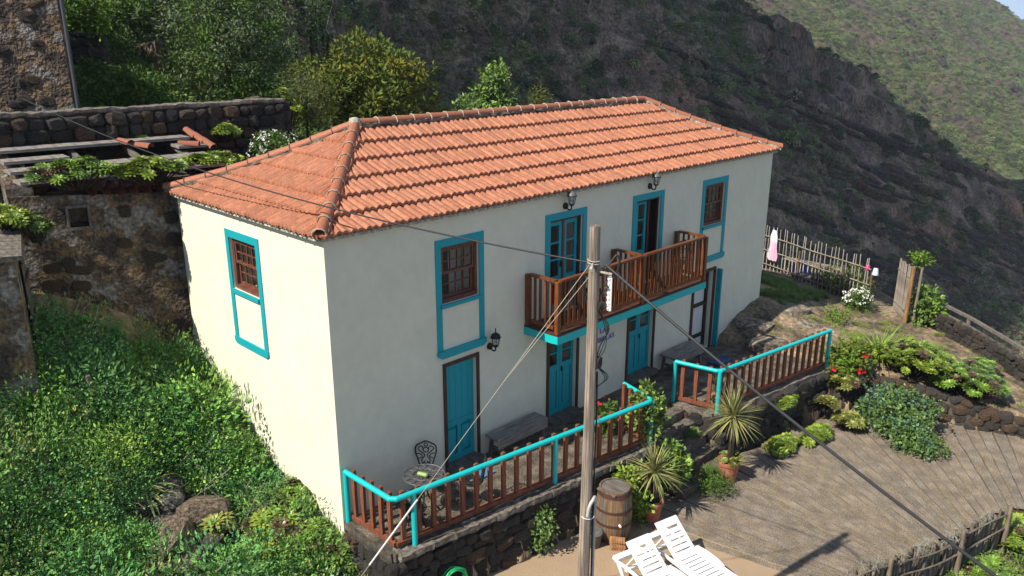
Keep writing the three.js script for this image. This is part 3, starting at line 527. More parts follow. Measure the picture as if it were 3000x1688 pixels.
// ---------------------------------------------------------------- stone walls
const STONES = [];
{ const r = RNG(3); for (let k = 0; k < 9; k++) { let g = new THREE.IcosahedronGeometry(0.5, 1); g.deleteAttribute('uv'); g.deleteAttribute('normal'); g = mergeVertices(g); const p = g.attributes.position;
  for (let i = 0; i < p.count; i++) { const v = V3().fromBufferAttribute(p, i), q = v.clone(); for (const c of ['x', 'y', 'z']) q[c] = Math.sign(v[c]) * Math.pow(Math.abs(v[c]) * 2, 0.62) / 2; const f = 1 + 0.34 * N3(v.x * 2.2 + k * 7, v.y * 2.2, v.z * 2.2) + 0.1 * (r() - 0.5); p.setXYZ(i, q.x * f, q.y * f, q.z * f); }
  const u = uvm(g, 1, k * 0.3, k * 0.7); u.computeVertexNormals(); STONES.push(u); } }
// rows of stones along a polyline; out(t) is the wall's outward normal in plan
function stoneRun(t, pts, yTop, yBot, o) {
  const r = RNG(o.seed), size = o.size || 0.24, deep = o.deep || 0.28, S = [];
  for (let k = 0; k < pts.length - 1; k++) S.push([pts[k], pts[k + 1], Math.hypot(pts[k + 1][0] - pts[k][0], pts[k + 1][1] - pts[k][1])]);
  const total = S.reduce((a, s) => a + s[2], 0);
  const at = d => { for (const [a, b, l] of S) { if (d <= l) return [lerp(a[0], b[0], d / l), lerp(a[1], b[1], d / l), (b[0] - a[0]) / l, (b[1] - a[1]) / l, d / l]; d -= l; } const [a, b, l] = S[S.length - 1]; return [b[0], b[1], (b[0] - a[0]) / l, (b[1] - a[1]) / l]; };
  const T_ = typeof yTop === 'function' ? yTop : () => yTop, B_ = typeof yBot === 'function' ? yBot : () => yBot;
  const sgn = o.out || 1; let row = 0;
  const maxH = Math.max(...[0, 0.25, 0.5, 0.75, 1].map(f => T_(f) - B_(f)));
  for (let h = 0; h < maxH - 0.03;) {
    const hh = Math.min(size * (0.62 + r() * 0.5), maxH - h + 0.04); let d = -r() * size * 0.5;
    while (d < total) {
      const w = size * (0.7 + r() * 0.9), m = d + w / 2; d += w;
      if (m < 0 || m > total) continue;
      const f = m / total, top = T_(f), y = B_(f) + h + hh / 2; if (y > top - hh * 0.15) continue;
      const [x, z, dx, dz] = at(m), nx = -dz * sgn, nz = dx * sgn;
      const s = mesh('stone', STONES[r() * STONES.length | 0], M.stones[o.pal ? o.pal[r() * o.pal.length | 0] : r() * M.stones.length | 0], t);
      const pk = (r() - 0.5) * 0.05 * (o.jut || 1);
      s.position.set(x + nx * pk, y + (r() - 0.5) * 0.03, z + nz * pk); s.scale.set(w * 1.04, hh * (1.0 + r() * 0.16), deep * (0.8 + r() * 0.4)); s.rotation.set(0, -Math.atan2(dz, dx) + (r() - 0.5) * 0.25 + (r() < 0.5 ? Math.PI : 0), (r() - 0.5) * 0.35 , 'YXZ');
    }
    h += hh * 0.93; row++;
  }
}
function core(t, pts, yTop, yBot, w, m, inset = 0.0) { // mortar body behind the stones
  const g = []; const T_ = typeof yTop === 'function' ? yTop : () => yTop, B_ = typeof yBot === 'function' ? yBot : () => yBot; let tot = 0, acc = 0; for (let k = 0; k < pts.length - 1; k++) tot += Math.hypot(pts[k + 1][0] - pts[k][0], pts[k + 1][1] - pts[k][1]);
  for (let k = 0; k < pts.length - 1; k++) { const a = pts[k], b = pts[k + 1], l = Math.hypot(b[0] - a[0], b[1] - a[1]), n = Math.max(1, Math.round(l / 0.3)), dx = (b[0] - a[0]) / l, dz = (b[1] - a[1]) / l;
    for (let i = 0; i < n; i++) { const f0 = (acc + l * i / n) / tot, f = (acc + l * (i + 0.5) / n) / tot, h = T_(f) - B_(f); if (h < 0.05) continue; const q = new THREE.BoxGeometry(l / n + 0.01, h, w * (1 - 0.02 * (i % 2)), 3, 4, 2); q.rotateY(-Math.atan2(dz, dx)); q.translate(lerp(a[0], b[0], (i + 0.5) / n), B_(f) + h / 2, lerp(a[1], b[1], (i + 0.5) / n)); g.push(rough(q, 0.06, 3.1)); }
    acc += l; }
  return mesh('mortar_core', uvm(cat(g)), m, t);
}
{ // retaining wall of the terrace, below the long railing
  const t = thing('stone_wall', 'dark mortared stone retaining wall under the long terrace railing', 'wall');
  const pts = [[0.10, 0.1], [0.12, 1.22], [5.5, 1.92], [5.62, 1.3]];
  core(t, pts, 0.012, PATIO - 0.3, 0.2, M.darkMortar); stoneRun(t, [[0.0, 0.1], [0.02, 1.26]], -0.13, -1.5, { seed: 4, size: 0.25, out: 1, deep: 0.18 });
  stoneRun(t, [[0.05, 1.29], [5.52, 1.99]], -0.12, PATIO - 0.12, { seed: 5, size: 0.25, deep: 0.2 }); stoneRun(t, [[5.58, 1.96], [5.7, 1.3]], -0.12, PATIO - 0.05, { seed: 6, size: 0.24, deep: 0.18 });
  const cop = []; for (let i = 0; i < 28; i++) { const f = (i + 0.5) / 28, q = new THREE.BoxGeometry(0.2, 0.1, 0.3, 3, 2, 4); q.rotateY(-0.127); q.translate(lerp(0.1, 5.5, f), -0.045, lerp(1.245, 1.925, f)); cop.push(rough(q, 0.035, 7, i)); }
  mesh('cement_coping', uvm(cat(cop)), M.mortar, t);
}
{ // wall below the shorter railing
  const t = thing('stone_wall', 'rough stone wall under the short terrace railing, half hidden by succulents', 'wall');
  const pts = [[7.32, 1.2], [7.52, 2.1], [11.45, 2.66]];
  core(t, pts, 0.006, PATIO - 0.3, 0.2, M.mortar); stoneRun(t, [[7.26, 1.2], [7.45, 2.17]], -0.1, PATIO - 0.05, { seed: 14, size: 0.26, deep: 0.18 }); stoneRun(t, [[7.45, 2.2], [11.5, 2.78]], -0.1, PATIO - 0.1, { seed: 15, size: 0.26, deep: 0.22, pal: [0, 1, 4, 5, 2] });
}
{ // wall below the rocky bank, running down to the patio
  const t = thing('stone_wall', 'stone retaining wall sloping down along the rocky bank to the patio edge', 'wall');
  const pts = [[11.5, 2.78], [12.1, 3.5], [12.75, 4.7], [13.15, 6.0], [13.5, 7.6]]; const top = f => lerp(-0.06, -0.92, Math.pow(f, 1.15));
  core(t, pts, f => top(f) - 0.03, PATIO - 0.25, 0.22, M.darkMortar); stoneRun(t, pts.map(([x, z]) => [x - 0.07, z + 0.02]), top, PATIO - 0.12, { seed: 24, size: 0.24, deep: 0.24, pal: [0, 2, 3, 4, 2] });
  // capping stones
  const r = RNG(31); for (let i = 0; i < 22; i++) { const f = (i + 0.5) / 22, seg = Math.min(3, f * 4 | 0), a = pts[seg], b = pts[seg + 1], k = f * 4 - seg, s = mesh('stone', STONES[i % 9], M.stones[[0, 2, 3, 4][r() * 4 | 0]], t); s.position.set(lerp(a[0], b[0], k), top(f) + 0.02, lerp(a[1], b[1], k)); s.scale.set(0.3, 0.16, 0.34); s.rotation.y = r() * 6; }
}
{ // steps between the two railings
  const t = thing('stone_steps', 'worn stone steps leading from the terrace down between the two railings', 'steps', [6.5, PATIO, 0]);
  for (let i = 0; i < 5; i++) { const g = rough(new THREE.BoxGeometry(1.56, 0.19, 0.36, 8, 2, 3), 0.04, 4, i); g.translate(0, 1.05 - 0.1 - i * 0.19 - 0.02, 1.36 + i * 0.27); mesh('step', uvm(g), M.terrace, t); }
}
// ---------------------------------------------------------------- railings
function railing(label, spans, posts, H, seed) {
  const t = thing('terrace_railing', label, 'railing'); const r = RNG(seed); let prev = null;
  for (const [a, b, n, o] of spans) {
    const A = V3(a[0], 0, a[1]), B = V3(b[0], 0, b[1]), d = B.clone().sub(A).normalize(), nrm = V3(-d.z, 0, d.x);       // outward side of the rail
    const off = nrm.clone().multiplyScalar(0.075);
    mesh('handrail', rod(A.clone().add(off).setY(H), B.clone().add(off).setY(H), 0.043, 0.043, 14), M.turqRail, t);
    const e0 = A.clone().add(off).setY(H), e1 = B.clone().add(off).setY(H); if (prev) { mesh('handrail_joint', rod(prev, e0, 0.043, 0.043, 14), M.turqRail, t); mesh('handrail_joint', new THREE.SphereGeometry(0.0435, 12, 8).translate(e0.x, H, e0.z), M.turqRail, t); } prev = e1; mesh('handrail_joint', new THREE.SphereGeometry(0.0435, 12, 8).translate(e1.x, H, e1.z), M.turqRail, t);
    mesh('base_rail', bar(A.clone().setY(0.085), B.clone().setY(0.085), 0.085, 0.07), M.slat, t);
    for (let i = 0; i < n; i++) { const p = A.clone().lerp(B, (i + (o || 0.5)) / n), top = H + 0.045 + (r() - 0.5) * 0.02; const g = bx(0.075, top - 0.12, 0.05, 0, (top - 0.12) / 2, 0, 0.012); g.rotateY(-Math.atan2(d.z, d.x) + (r() - 0.5) * 0.05); g.rotateZ((r() - 0.5) * 0.015); g.translate(p.x, 0.12, p.z); mesh('baluster', g, M.slat, t); }
  }
  for (const [x, z, y0] of posts) mesh('post', rod(V3(x, y0, z), V3(x, H, z), 0.042, 0.042, 14), M.turqRail, t);
  return t;
}
railing('long turquoise handrail with brown wooden slats along the terrace edge, ending at the climber', [[[0.13, 0.06], [0.155, 1.17], 5], [[0.155, 1.17], [5.46, 1.85], 20], [[5.46, 1.85], [5.68, 1.08], 4]], [[0.06, 0.06, 0], [0.42, 1.285, -1.04], [3.16, 1.64, -0.62], [5.5, 1.925, -0.9]], 0.89, 3);
railing('short turquoise handrail with brown wooden slats above the succulent bank', [[[7.43, 1.18], [7.6, 2.04], 3], [[7.6, 2.04], [11.42, 2.58], 16]], [[7.36, 1.19, -0.32], [7.55, 2.12, -0.45], [11.40, 2.66, -0.73]], 0.91, 4);
// ---------------------------------------------------------------- utility pole, cables, guy wire
{
  const base = V3(0.75, PATIO - 0.1, 4.28), topY = 5.34, t = thing('utility_pole', 'weathered round wooden utility pole standing in front of the house', 'pole', [0.75, PATIO, 4.28]);
  const g = new THREE.CylinderGeometry(0.058, 0.078, topY - PATIO + 0.1, 18, 40), p = g.attributes.position, H = topY - PATIO + 0.1;
  for (let i = 0; i < p.count; i++) { const y = p.getY(i), a = Math.atan2(p.getZ(i), p.getX(i)), f = 1 + 0.05 * N3(Math.cos(a) * 1.5, y * 1.2, Math.sin(a) * 1.5) + 0.04 * N3(Math.cos(a) * 4, y * 0.5, Math.sin(a) * 4); p.setX(i, p.getX(i) * f + 0.012 * Math.sin(y * 0.8)); p.setZ(i, p.getZ(i) * f); if (y > H / 2 - 0.01) p.setY(i, y + 0.03 * N3(Math.cos(a) * 3, Math.sin(a) * 3)); }
  const uv = g.attributes.uv; for (let i = 0; i < uv.count; i++) uv.setXY(i, uv.getX(i) * 0.5, uv.getY(i) * H);
  g.computeVertexNormals(); g.translate(0, H / 2 - 0.1, 0); mesh('shaft', g, M.poleWood, t);
  const ly = y => y - PATIO; // height above the base
  for (const y of [4.96, 4.93]) mesh('strap', new THREE.TorusGeometry(0.066, 0.006, 6, 18).rotateX(Math.PI / 2 + 0.1).translate(0, ly(y), 0), M.rope, t);
  for (const [a, y] of [[0.4, 4.88], [0.9, 4.83], [-0.2, 4.81], [2.6, 4.93]]) { const d = V3(Math.cos(a), 0, Math.sin(a)); mesh('insulator', rod(d.clone().multiplyScalar(0.06).setY(ly(y)), d.clone().multiplyScalar(0.2).setY(ly(y) - 0.03), 0.014, 0.02, 8), M.mortarW, t); }
  const D = (a, y, r = 0.075) => V3(Math.cos(a) * r, ly(y), Math.sin(a) * r);
  mesh('drip_loop', tube([D(0.7, 4.78), V3(0.16, ly(4.95), 0.13), V3(0.2, ly(5.01), 0.16), V3(0.23, ly(4.93), 0.18), V3(0.2, ly(4.73), 0.13), D(0.6, 4.53), D(0.5, 4.23)], 0.012, 6, 40), M.cable, t);
  mesh('clamp', rough(new THREE.BoxGeometry(0.07, 0.1, 0.09, 3, 3, 3), 0.03, 14).translate(0.06, ly(4.43), 0.05), M.cable, t);
  mesh('clamp', rough(new THREE.BoxGeometry(0.06, 0.13, 0.08, 3, 3, 3), 0.03, 14).translate(0.06, ly(3.75), 0.05), M.cable, t);
  for (const k of [0, 1, 2]) mesh('loose_wire', tube([D(0.6 + k * 0.2, 4.38), V3(0.13 + 0.03 * k, ly(4.13), 0.1), V3(0.11, ly(3.93), 0.12 - 0.04 * k), D(0.7, 3.73), V3(0.12 + 0.03 * k, ly(3.55), 0.12), D(0.6, 3.43)], 0.006, 5, 30), M.cable, t);
  mesh('downlead', tube([D(0.75, 3.63, 0.08), D(0.75, 2.9, 0.09), D(0.9, 2.4, 0.085), D(0.7, 2.0, 0.09), D(0.9, 1.5, 0.085), D(0.8, 1.0, 0.09), D(0.8, 0.2, 0.095)], 0.011, 6, 40), M.cable, t);
  // white corrugated meter box
  const bxg = []; bxg.push(bx(0.03, 0.38, 0.12, 0, 0, 0)); for (let i = 0; i < 7; i++) bxg.push(rod(V3(-0.018, -0.17 + i * 0.057, -0.06), V3(-0.018, -0.17 + i * 0.057, 0.06), 0.016, 0.016, 6));
  const box = cat(bxg); box.rotateY(-0.8); box.translate(0.15, ly(4.57), 0.12); mesh('meter_box', box, M.whitePlastic, t);
  // grey conduit with an elbow at the foot
  const e = a => V3(Math.cos(a) * 0.11, 0, Math.sin(a) * 0.11);
  mesh('conduit', tube([e(0.55).setY(0), e(0.55).setY(1.0), e(0.55).setY(2.75), e(0.55).setY(2.95), e(0.75).multiplyScalar(0.95).setY(3.05), e(1.5).setY(3.07), e(2.1).multiplyScalar(1.1).setY(3.0), e(2.3).multiplyScalar(1.15).setY(2.86)], 0.021, 10, 60), M.greyPlastic, t);
  for (const y of [2.8, 1.9]) mesh('strap', new THREE.TorusGeometry(0.085, 0.005, 5, 18).rotateX(Math.PI / 2 + 0.15).translate(0.015, y, 0.01), M.whitePlastic, t);
}
const cableCurve = (a, b, sag, n = 24) => { const o = []; for (let i = 0; i <= n; i++) { const s = i / n; o.push(a.clone().lerp(b, s).add(V3(0, -sag * 4 * s * (1 - s), 0))); } return o; };
{
  const A = V3(0.72, 4.93, 4.24);
  const far2 = V3(-1.25, 6.15, -8.65);
  solo('overhead_cable', tube(cableCurve(A, far2, 0.33), 0.011, 6, 60), M.cable, 'thin black cable crossing over the roof from the pole towards the old stone building', 'cable');
  const B = V3(0.86, 4.9, 4.36), end = V3(1.40, 2.53, 8.97);
  solo('overhead_cable', tube(cableCurve(B, end, 0.09), 0.016, 8, 60), M.cable, 'thick black cable slanting down from the pole across the patio', 'cable');
  
  const g0 = V3(0.70, 4.91, 4.26), tip = onY(1083, 1655, 0.1), dn = tip.clone().sub(g0), g1 = tip.clone().addScaledVector(dn, 0.27), w = thing('guy_wire', 'pale guy rope ending in a white plastic pipe, running from pole to weeds', 'guy wire', [g1.x, g1.y, g1.z]);
  const rel = p => p.clone().sub(g1), join = g0.clone().addScaledVector(dn, 0.735);
  mesh('rope', rod(rel(join), rel(g0), 0.0045, 0.0045, 6), M.rope, w); mesh('rope', rod(rel(g0.clone().addScaledVector(dn, 0.33)), rel(g0).add(V3(0.05, -0.03, 0.06)), 0.004, 0.004, 6), M.rope, w);
  mesh('pipe', rod(rel(tip), rel(join), 0.013, 0.013, 10), M.whitePlastic, w); mesh('rope', rod(V3(0, 0, 0), rel(tip), 0.005, 0.005, 6), M.rope, w);
}
// ---------------------------------------------------------------- patio things
{ // barrel of separate staves
  const t = thing('barrel', 'old wooden wine barrel with rusty hoops and a white tap', 'barrel', [3.93, PATIO + 0.004, 2.33]);
  const H = 1.0, rr = s => 0.265 + 0.055 * (1 - (2 * s - 1) ** 2), n = 22, r = RNG(8), woods = [[0.20, 0.165, 0.13], [0.17, 0.14, 0.115], [0.24, 0.17, 0.11], [0.27, 0.16, 0.085], [0.19, 0.17, 0.15]].map(c => mat(...c, 0.85, { map: rep(T.wood, 4, 1), bumpMap: rep(T.woodB, 4, 1), bumpScale: 0.004 }));
  for (let i = 0; i < n; i++) { const a0 = i / n * Math.PI * 2 + 0.006, a1 = (i + 1) / n * Math.PI * 2 - 0.006, p = [], id = [], m = 10; for (let j = 0; j <= m; j++) { const s = j / m, R = rr(s) + (r() * 0.0); p.push(Math.cos(a0) * R, s * H, Math.sin(a0) * R, Math.cos(a1) * R, s * H, Math.sin(a1) * R, Math.cos(a0) * (R - 0.03), s * H, Math.sin(a0) * (R - 0.03), Math.cos(a1) * (R - 0.03), s * H, Math.sin(a1) * (R - 0.03)); }
    for (let j = 0; j < m; j++) { const o = j * 4; id.push(o, o + 1, o + 4, o + 1, o + 5, o + 4, o, o + 4, o + 2, o + 2, o + 4, o + 6, o + 1, o + 3, o + 5, o + 3, o + 7, o + 5); } const e = m * 4; id.push(e, e + 1, e + 2, e + 1, e + 3, e + 2);
    const g = new THREE.BufferGeometry(); g.setAttribute('position', new THREE.Float32BufferAttribute(p, 3)); g.setIndex(id); mesh('stave', (() => { const u = uvm(g, 1, r() * 5, 0); u.computeVertexNormals(); return u; })(), woods[r() * 5 | 0], t); }
  const hoop = mat(0.10, 0.045, 0.035, 0.7, { metalness: 0.3, map: rep(T.clay, 3) });
  for (const [y, w] of [[0.06, 0.07], [0.38, 0.05], [0.64, 0.05], [0.93, 0.08]]) mesh('hoop', new THREE.CylinderGeometry(rr((y + w / 2) / H) + 0.006, rr((y - w / 2) / H) + 0.006, w, 40, 1, true).translate(0, y, 0), hoop, t);
  for (let i = 0; i < 4; i++) { const w = 0.125, x = -0.25 + (i + 0.5) * w, half = Math.sqrt(0.25 * 0.25 - (Math.abs(x) - 0.03 * (x ? 1 : 0)) ** 2); mesh('lid_board', bx(w - 0.004, 0.025, half * 2, x, H - 0.03, 0), M.greyWood, t); }
  mesh('lid_rim', new THREE.CylinderGeometry(0.25, 0.25, 0.02, 30).translate(0, H - 0.05, 0), M.greyWood, t);
  const a = 2.15; mesh('tap', rod(V3(Math.cos(a) * 0.31, 0.42, Math.sin(a) * 0.31), V3(Math.cos(a) * 0.36, 0.42, Math.sin(a) * 0.36), 0.022, 0.022, 10), M.whitePlastic, t);
}
{ const r = RNG(2), m = mat(0.50, 0.27, 0.13, 0.85, { map: rep(T.wood, 3, 1) });
  for (let i = 0; i < 4; i++) { const b = solo('firewood_block', bx(0.26, 0.055, 0.11, 0, 0, 0, 0.008), m, ['bottom sawn wooden block of the small stack by the barrel', 'second sawn wooden block up in the stack by the barrel', 'third sawn wooden block up in the stack by the barrel', 'topmost sawn wooden block of the small stack by the barrel'][i], 'wood block', 'wood blocks stacked by the barrel'); b.position.set(3.68 + (r() - 0.5) * 0.03, PATIO + 0.03 + i * 0.056, 2.62 + (r() - 0.5) * 0.03); b.rotation.y = -0.9 + (r() - 0.5) * 0.25; } }
{ const t = thing('bucket', 'grey plastic bucket between the pole and the barrel', 'bucket', [3.48, PATIO, 2.28]);
  mesh('body', new THREE.LatheGeometry([[0, 0.01], [0.10, 0.01], [0.14, 0.27], [0.152, 0.275], [0.14, 0.285], [0.13, 0.28], [0.092, 0.02], [0, 0.02]].map(q => new THREE.Vector2(...q)), 24), mat(0.09, 0.085, 0.08, 0.6), t);
  mesh('handle', new THREE.TorusGeometry(0.14, 0.004, 5, 20, Math.PI).rotateX(0.9).translate(0, 0.26, 0), M.steel, t); }
{ // sun loungers of moulded plastic
  const make = (label, x, z, rot) => {
    const t = thing('sun_lounger', label, 'sun lounger', [x, PATIO, z], rot, 'white plastic loungers on the patio'); // local +z towards the feet, hinge at z=0, seat at 0.33
    const W = 0.56, y = 0.33, S = M.whitePlastic;
    for (const s of [-1, 1]) {
      mesh('side_rail', tube([V3(s * W / 2, y + 0.0, 1.25), V3(s * W / 2, y + 0.03, 1.1), V3(s * W / 2, y + 0.02, 0.4), V3(s * W / 2, y + 0.02, -0.45), V3(s * W / 2, y + 0.0, -0.66), V3(s * (W / 2 - 0.03), y - 0.01, -0.73)], 0.030, 10, 50), S, t);
      for (const z0 of [-0.62, 0.95]) mesh('leg', taperTube([V3(s * W / 2, y, z0), V3(s * (W / 2 + 0.02), 0.16, z0 + (z0 < 0 ? 0.16 : -0.07)), V3(s * (W / 2 + 0.03), 0.012, z0 + (z0 < 0 ? 0.2 : -0.1))], [0.032, 0.028, 0.024], 8, 10), S, t);
      mesh('armrest', tube([V3(s * (W / 2 + 0.02), y + 0.03, 0.55), V3(s * (W / 2 + 0.03), y + 0.06, 0.42), V3(s * (W / 2 + 0.03), y + 0.07, 0.15), V3(s * (W / 2 + 0.02), y + 0.05, -0.05)], 0.026, 8, 24), S, t);
      mesh('prop', rod(V3(s * 0.2, y + 0.26, -0.32), V3(s * 0.24, y - 0.02, -0.48), 0.014, 0.014, 8), S, t);
    }
    mesh('head_bar', bx(W, 0.07, 0.12, 0, y - 0.005, -0.70, 0.02), S, t); mesh('cross_bar', bx(W, 0.05, 0.06, 0, y - 0.03, -0.42), S, t);
    // slatted seat: slats with gaps, an edge on each side
    for (const s of [-1, 1]) mesh('seat_edge', bx(0.06, 0.03, 1.24, s * 0.225, y + 0.03, 0.62), S, t);
    for (let i = 0; i < 13; i++) mesh('seat_slat', bx(0.39, 0.026, 0.075, 0, y + 0.03, 0.04 + i * 0.096, 0.005), S, t);
    // backrest raised about the hinge
    const b = new THREE.Group(); b.name = 'backrest'; b.position.set(0, y + 0.03, 0); b.rotation.x = 0.64; t.add(b); // tilts up and back
    for (const s of [-1, 1]) mesh('edge', bx(0.055, 0.028, 0.64, s * 0.2, 0, -0.32), S, b);
    for (let i = 0; i < 5; i++) mesh('slat', bx(0.35, 0.024, 0.076, 0, 0, -0.045 - i * 0.096), S, b);
    mesh('head_panel', bx(0.35, 0.026, 0.13, 0, 0, -0.575, 0.005), S, b);
    return t;
  };
  make('white plastic sun lounger standing nearer to the potted yuccas', 3.93, 3.80, -0.23);
  make('white plastic sun lounger standing nearer to the utility pole', 3.18, 3.78, -0.23);
}
{ // coiled green hose over a wall hook at the foot of the retaining wall
  const r = RNG(41), p = []; for (let i = 0; i < 150; i++) { const a = i / 150 * Math.PI * 2 * 9, R = 0.2 + 0.035 * Math.sin(i * 0.37) + 0.02 * r(); p.push(V3(Math.cos(a) * R + 0.01 * i / 15, Math.sin(a) * R * 1.2 + 0.02 * Math.sin(a * 0.31), 0.05 + 0.04 * Math.sin(a * 0.53 + 1) + 0.03 * Math.cos(i * 0.11))); }
  const h = solo('garden_hose', tube(p, 0.011, 6, 900), mat(0.012, 0.36, 0.12, 0.4), 'coiled green garden hose hanging on the stone retaining wall', 'hose'); h.position.set(0.92, -0.86, 1.5); h.rotation.y = -0.12;
}
// ---------------------------------------------------------------- terrace things
function bench(label, x0, x1, z0, z1, turn) {
  const w = x1 - x0, d = z1 - z0, t = thing('bench', label, 'bench', [(x0 + x1) / 2, 0, (z0 + z1) / 2], turn || 0, 'grey wooden benches against the house');
  for (let i = 0; i < 2; i++) mesh('seat_board', bx(w, 0.05, d / 2 - 0.008, 0, 0.44, (i - 0.5) * d / 2, 0.006), M.greyBoard, t);
  mesh('apron', bx(w - 0.02, 0.14, 0.03, 0, 0.345, d / 2 - 0.02), M.greyBoard, t);
  for (const s of [-1, 1]) for (const k of [-1, 1]) mesh('leg', bar(V3(s * (w / 2 - 0.12), 0.415, k * (d / 2 - 0.06)), V3(s * (w / 2 - 0.10), 0, k * (d / 2 - 0.02)), 0.06, 0.05, V3(0, 0, 1)), M.greyWood, t);
  for (const s of [-1, 1]) mesh('stretcher', bx(0.04, 0.06, d - 0.1, s * (w / 2 - 0.11), 0.2, 0), M.greyWood, t);
}
bench('weathered grey bench between the plank door and the glazed door', 2.98, 4.28, 0.10, 0.46);
bench('weathered grey bench beyond the glazed doors, beside a folded blue mat', 8.42, 9.62, 0.08, 0.50);
solo('blue_mat', rough(new THREE.BoxGeometry(0.55, 0.05, 0.3, 8, 1, 6), 0.04, 6).translate(9.95, 0.03, 0.75), mat(0.02, 0.06, 0.17, 0.8), 'folded blue mat on the terrace beside the bench', 'mat');
solo('blue_mat', bx(0.42, 0.03, 0.26, 2.52, 0.017, 0.5), mat(0.06, 0.16, 0.32, 0.85), 'small pale blue doormat in front of the plank door', 'mat');
// cast-iron café set
function scrollDisc(R, n, y) { const g = [new THREE.TorusGeometry(R, 0.011, 6, 36).rotateX(Math.PI / 2).translate(0, y, 0), new THREE.TorusGeometry(R * 0.55, 0.008, 5, 24).rotateX(Math.PI / 2).translate(0, y, 0), new THREE.TorusGeometry(R * 0.2, 0.008, 5, 16).rotateX(Math.PI / 2).translate(0, y, 0)];
  for (let i = 0; i < n; i++) { const a = i / n * Math.PI * 2; g.push(new THREE.TorusGeometry(R * 0.2, 0.008, 4, 12).rotateX(Math.PI / 2).translate(Math.cos(a) * R * 0.77, y, Math.sin(a) * R * 0.77)); g.push(new THREE.TorusGeometry(R * 0.11, 0.007, 4, 10).rotateX(Math.PI / 2).translate(Math.cos(a + 0.2) * R * 0.38, y, Math.sin(a + 0.2) * R * 0.38)); } return g; }
{
  const t = thing('garden_table', 'round grey cast-iron garden table with openwork top on the terrace', 'table', [1.06, 0, 0.74]);
  const top = mat(0.10, 0.105, 0.11, 0.5, { metalness: 0.3 }); mesh('table_top', cat(scrollDisc(0.33, 12, 0.70)), top, t);
  mesh('table_plate', new THREE.RingGeometry(0.08, 0.3, 40, 1).rotateX(-Math.PI / 2).translate(0, 0.692, 0), mat(0.06, 0.06, 0.065, 0.6), t);
  for (let i = 0; i < 3; i++) { const a = i * 2.094 + 0.4, P = (r, y) => V3(Math.cos(a) * r, y, Math.sin(a) * r); mesh('leg', tube([P(0.12, 0.68), P(0.05, 0.52), P(0.05, 0.35), P(0.16, 0.14), P(0.25, 0.0)], 0.014, 7, 26), M.iron, t); }
  const c = new THREE.CapsuleGeometry(0.035, 0.12, 6, 12).rotateX(Math.PI / 2).rotateY(0.35).translate(1.0, 0.748, 0.78); solo('cucumber', c, mat(0.25, 0.36, 0.10, 0.5), 'pale green cucumber lying on the iron garden table', 'cucumber');
}
function ironChair(label, x, z, turn, y0 = 0, pos) {
  const t = thing('garden_chair', label, 'chair', [x, y0, z], turn, 'cast-iron garden chairs'); // backrest at local -z
  mesh('seat', cat(scrollDisc(0.19, 9, 0.43)), M.iron, t); mesh('seat_plate', new THREE.RingGeometry(0.04, 0.17, 28, 1).rotateX(-Math.PI / 2).translate(0, 0.425, 0), M.iron, t);
  for (let i = 0; i < 4; i++) { const a = i * Math.PI / 2 + Math.PI / 4, P = (r, y) => V3(Math.cos(a) * r, y, Math.sin(a) * r); mesh('leg', tube([P(0.16, 0.42), P(0.13, 0.28), P(0.16, 0.12), P(0.2, 0.0)], 0.012, 6, 20), M.iron, t); }
  const B = (x, y) => V3(x, y, -0.17 - (y - 0.43) * 0.16), o = [[-0.10, 0.44], [-0.13, 0.55], [-0.17, 0.68], [-0.16, 0.79], [-0.08, 0.84], [0, 0.87], [0.08, 0.84], [0.16, 0.79], [0.17, 0.68], [0.13, 0.55], [0.10, 0.44]];
  mesh('back_frame', tube(o.map(q => B(...q)), 0.014, 7, 70), M.iron, t);
  const sc = []; for (const s of [-1, 1]) { sc.push(tube([B(s * 0.03, 0.45), B(s * 0.07, 0.55), B(s * 0.02, 0.63), B(s * 0.09, 0.70), B(s * 0.13, 0.75), B(s * 0.07, 0.79), B(s * 0.04, 0.74)], 0.010, 5, 34)); sc.push(tube([B(s * 0.12, 0.58), B(s * 0.06, 0.61), B(s * 0.10, 0.66), B(s * 0.15, 0.66)], 0.009, 5, 20)); sc.push(tube([B(s * 0.09, 0.46), B(s * 0.05, 0.5), B(0, 0.48), B(-s * 0.03, 0.53)], 0.009, 5, 20)); }
  sc.push(new THREE.TorusGeometry(0.045, 0.01, 5, 14).translate(0, 0.72, -0.22)); sc.push(new THREE.TorusGeometry(0.03, 0.01, 5, 14).translate(0, 0.81, -0.235));
  mesh('back_scrolls', cat(sc), M.iron, t);
}
ironChair('black cast-iron chair with its back to the house wall, behind the table', 1.42, 0.32, -0.75);
ironChair('black cast-iron chair by the table on the side of the bench', 1.78, 1.05, -2.3);
ironChair('black cast-iron chair tucked into the corner of the long railing', 0.62, 1.02, 2.2);
ironChair('black cast-iron chair on the balcony near its closed door', 5.55, 0.42, 1.57, 2.252);
ironChair('black cast-iron chair on the balcony beyond the half-open door', 8.45, 0.42, -1.57, 2.252);
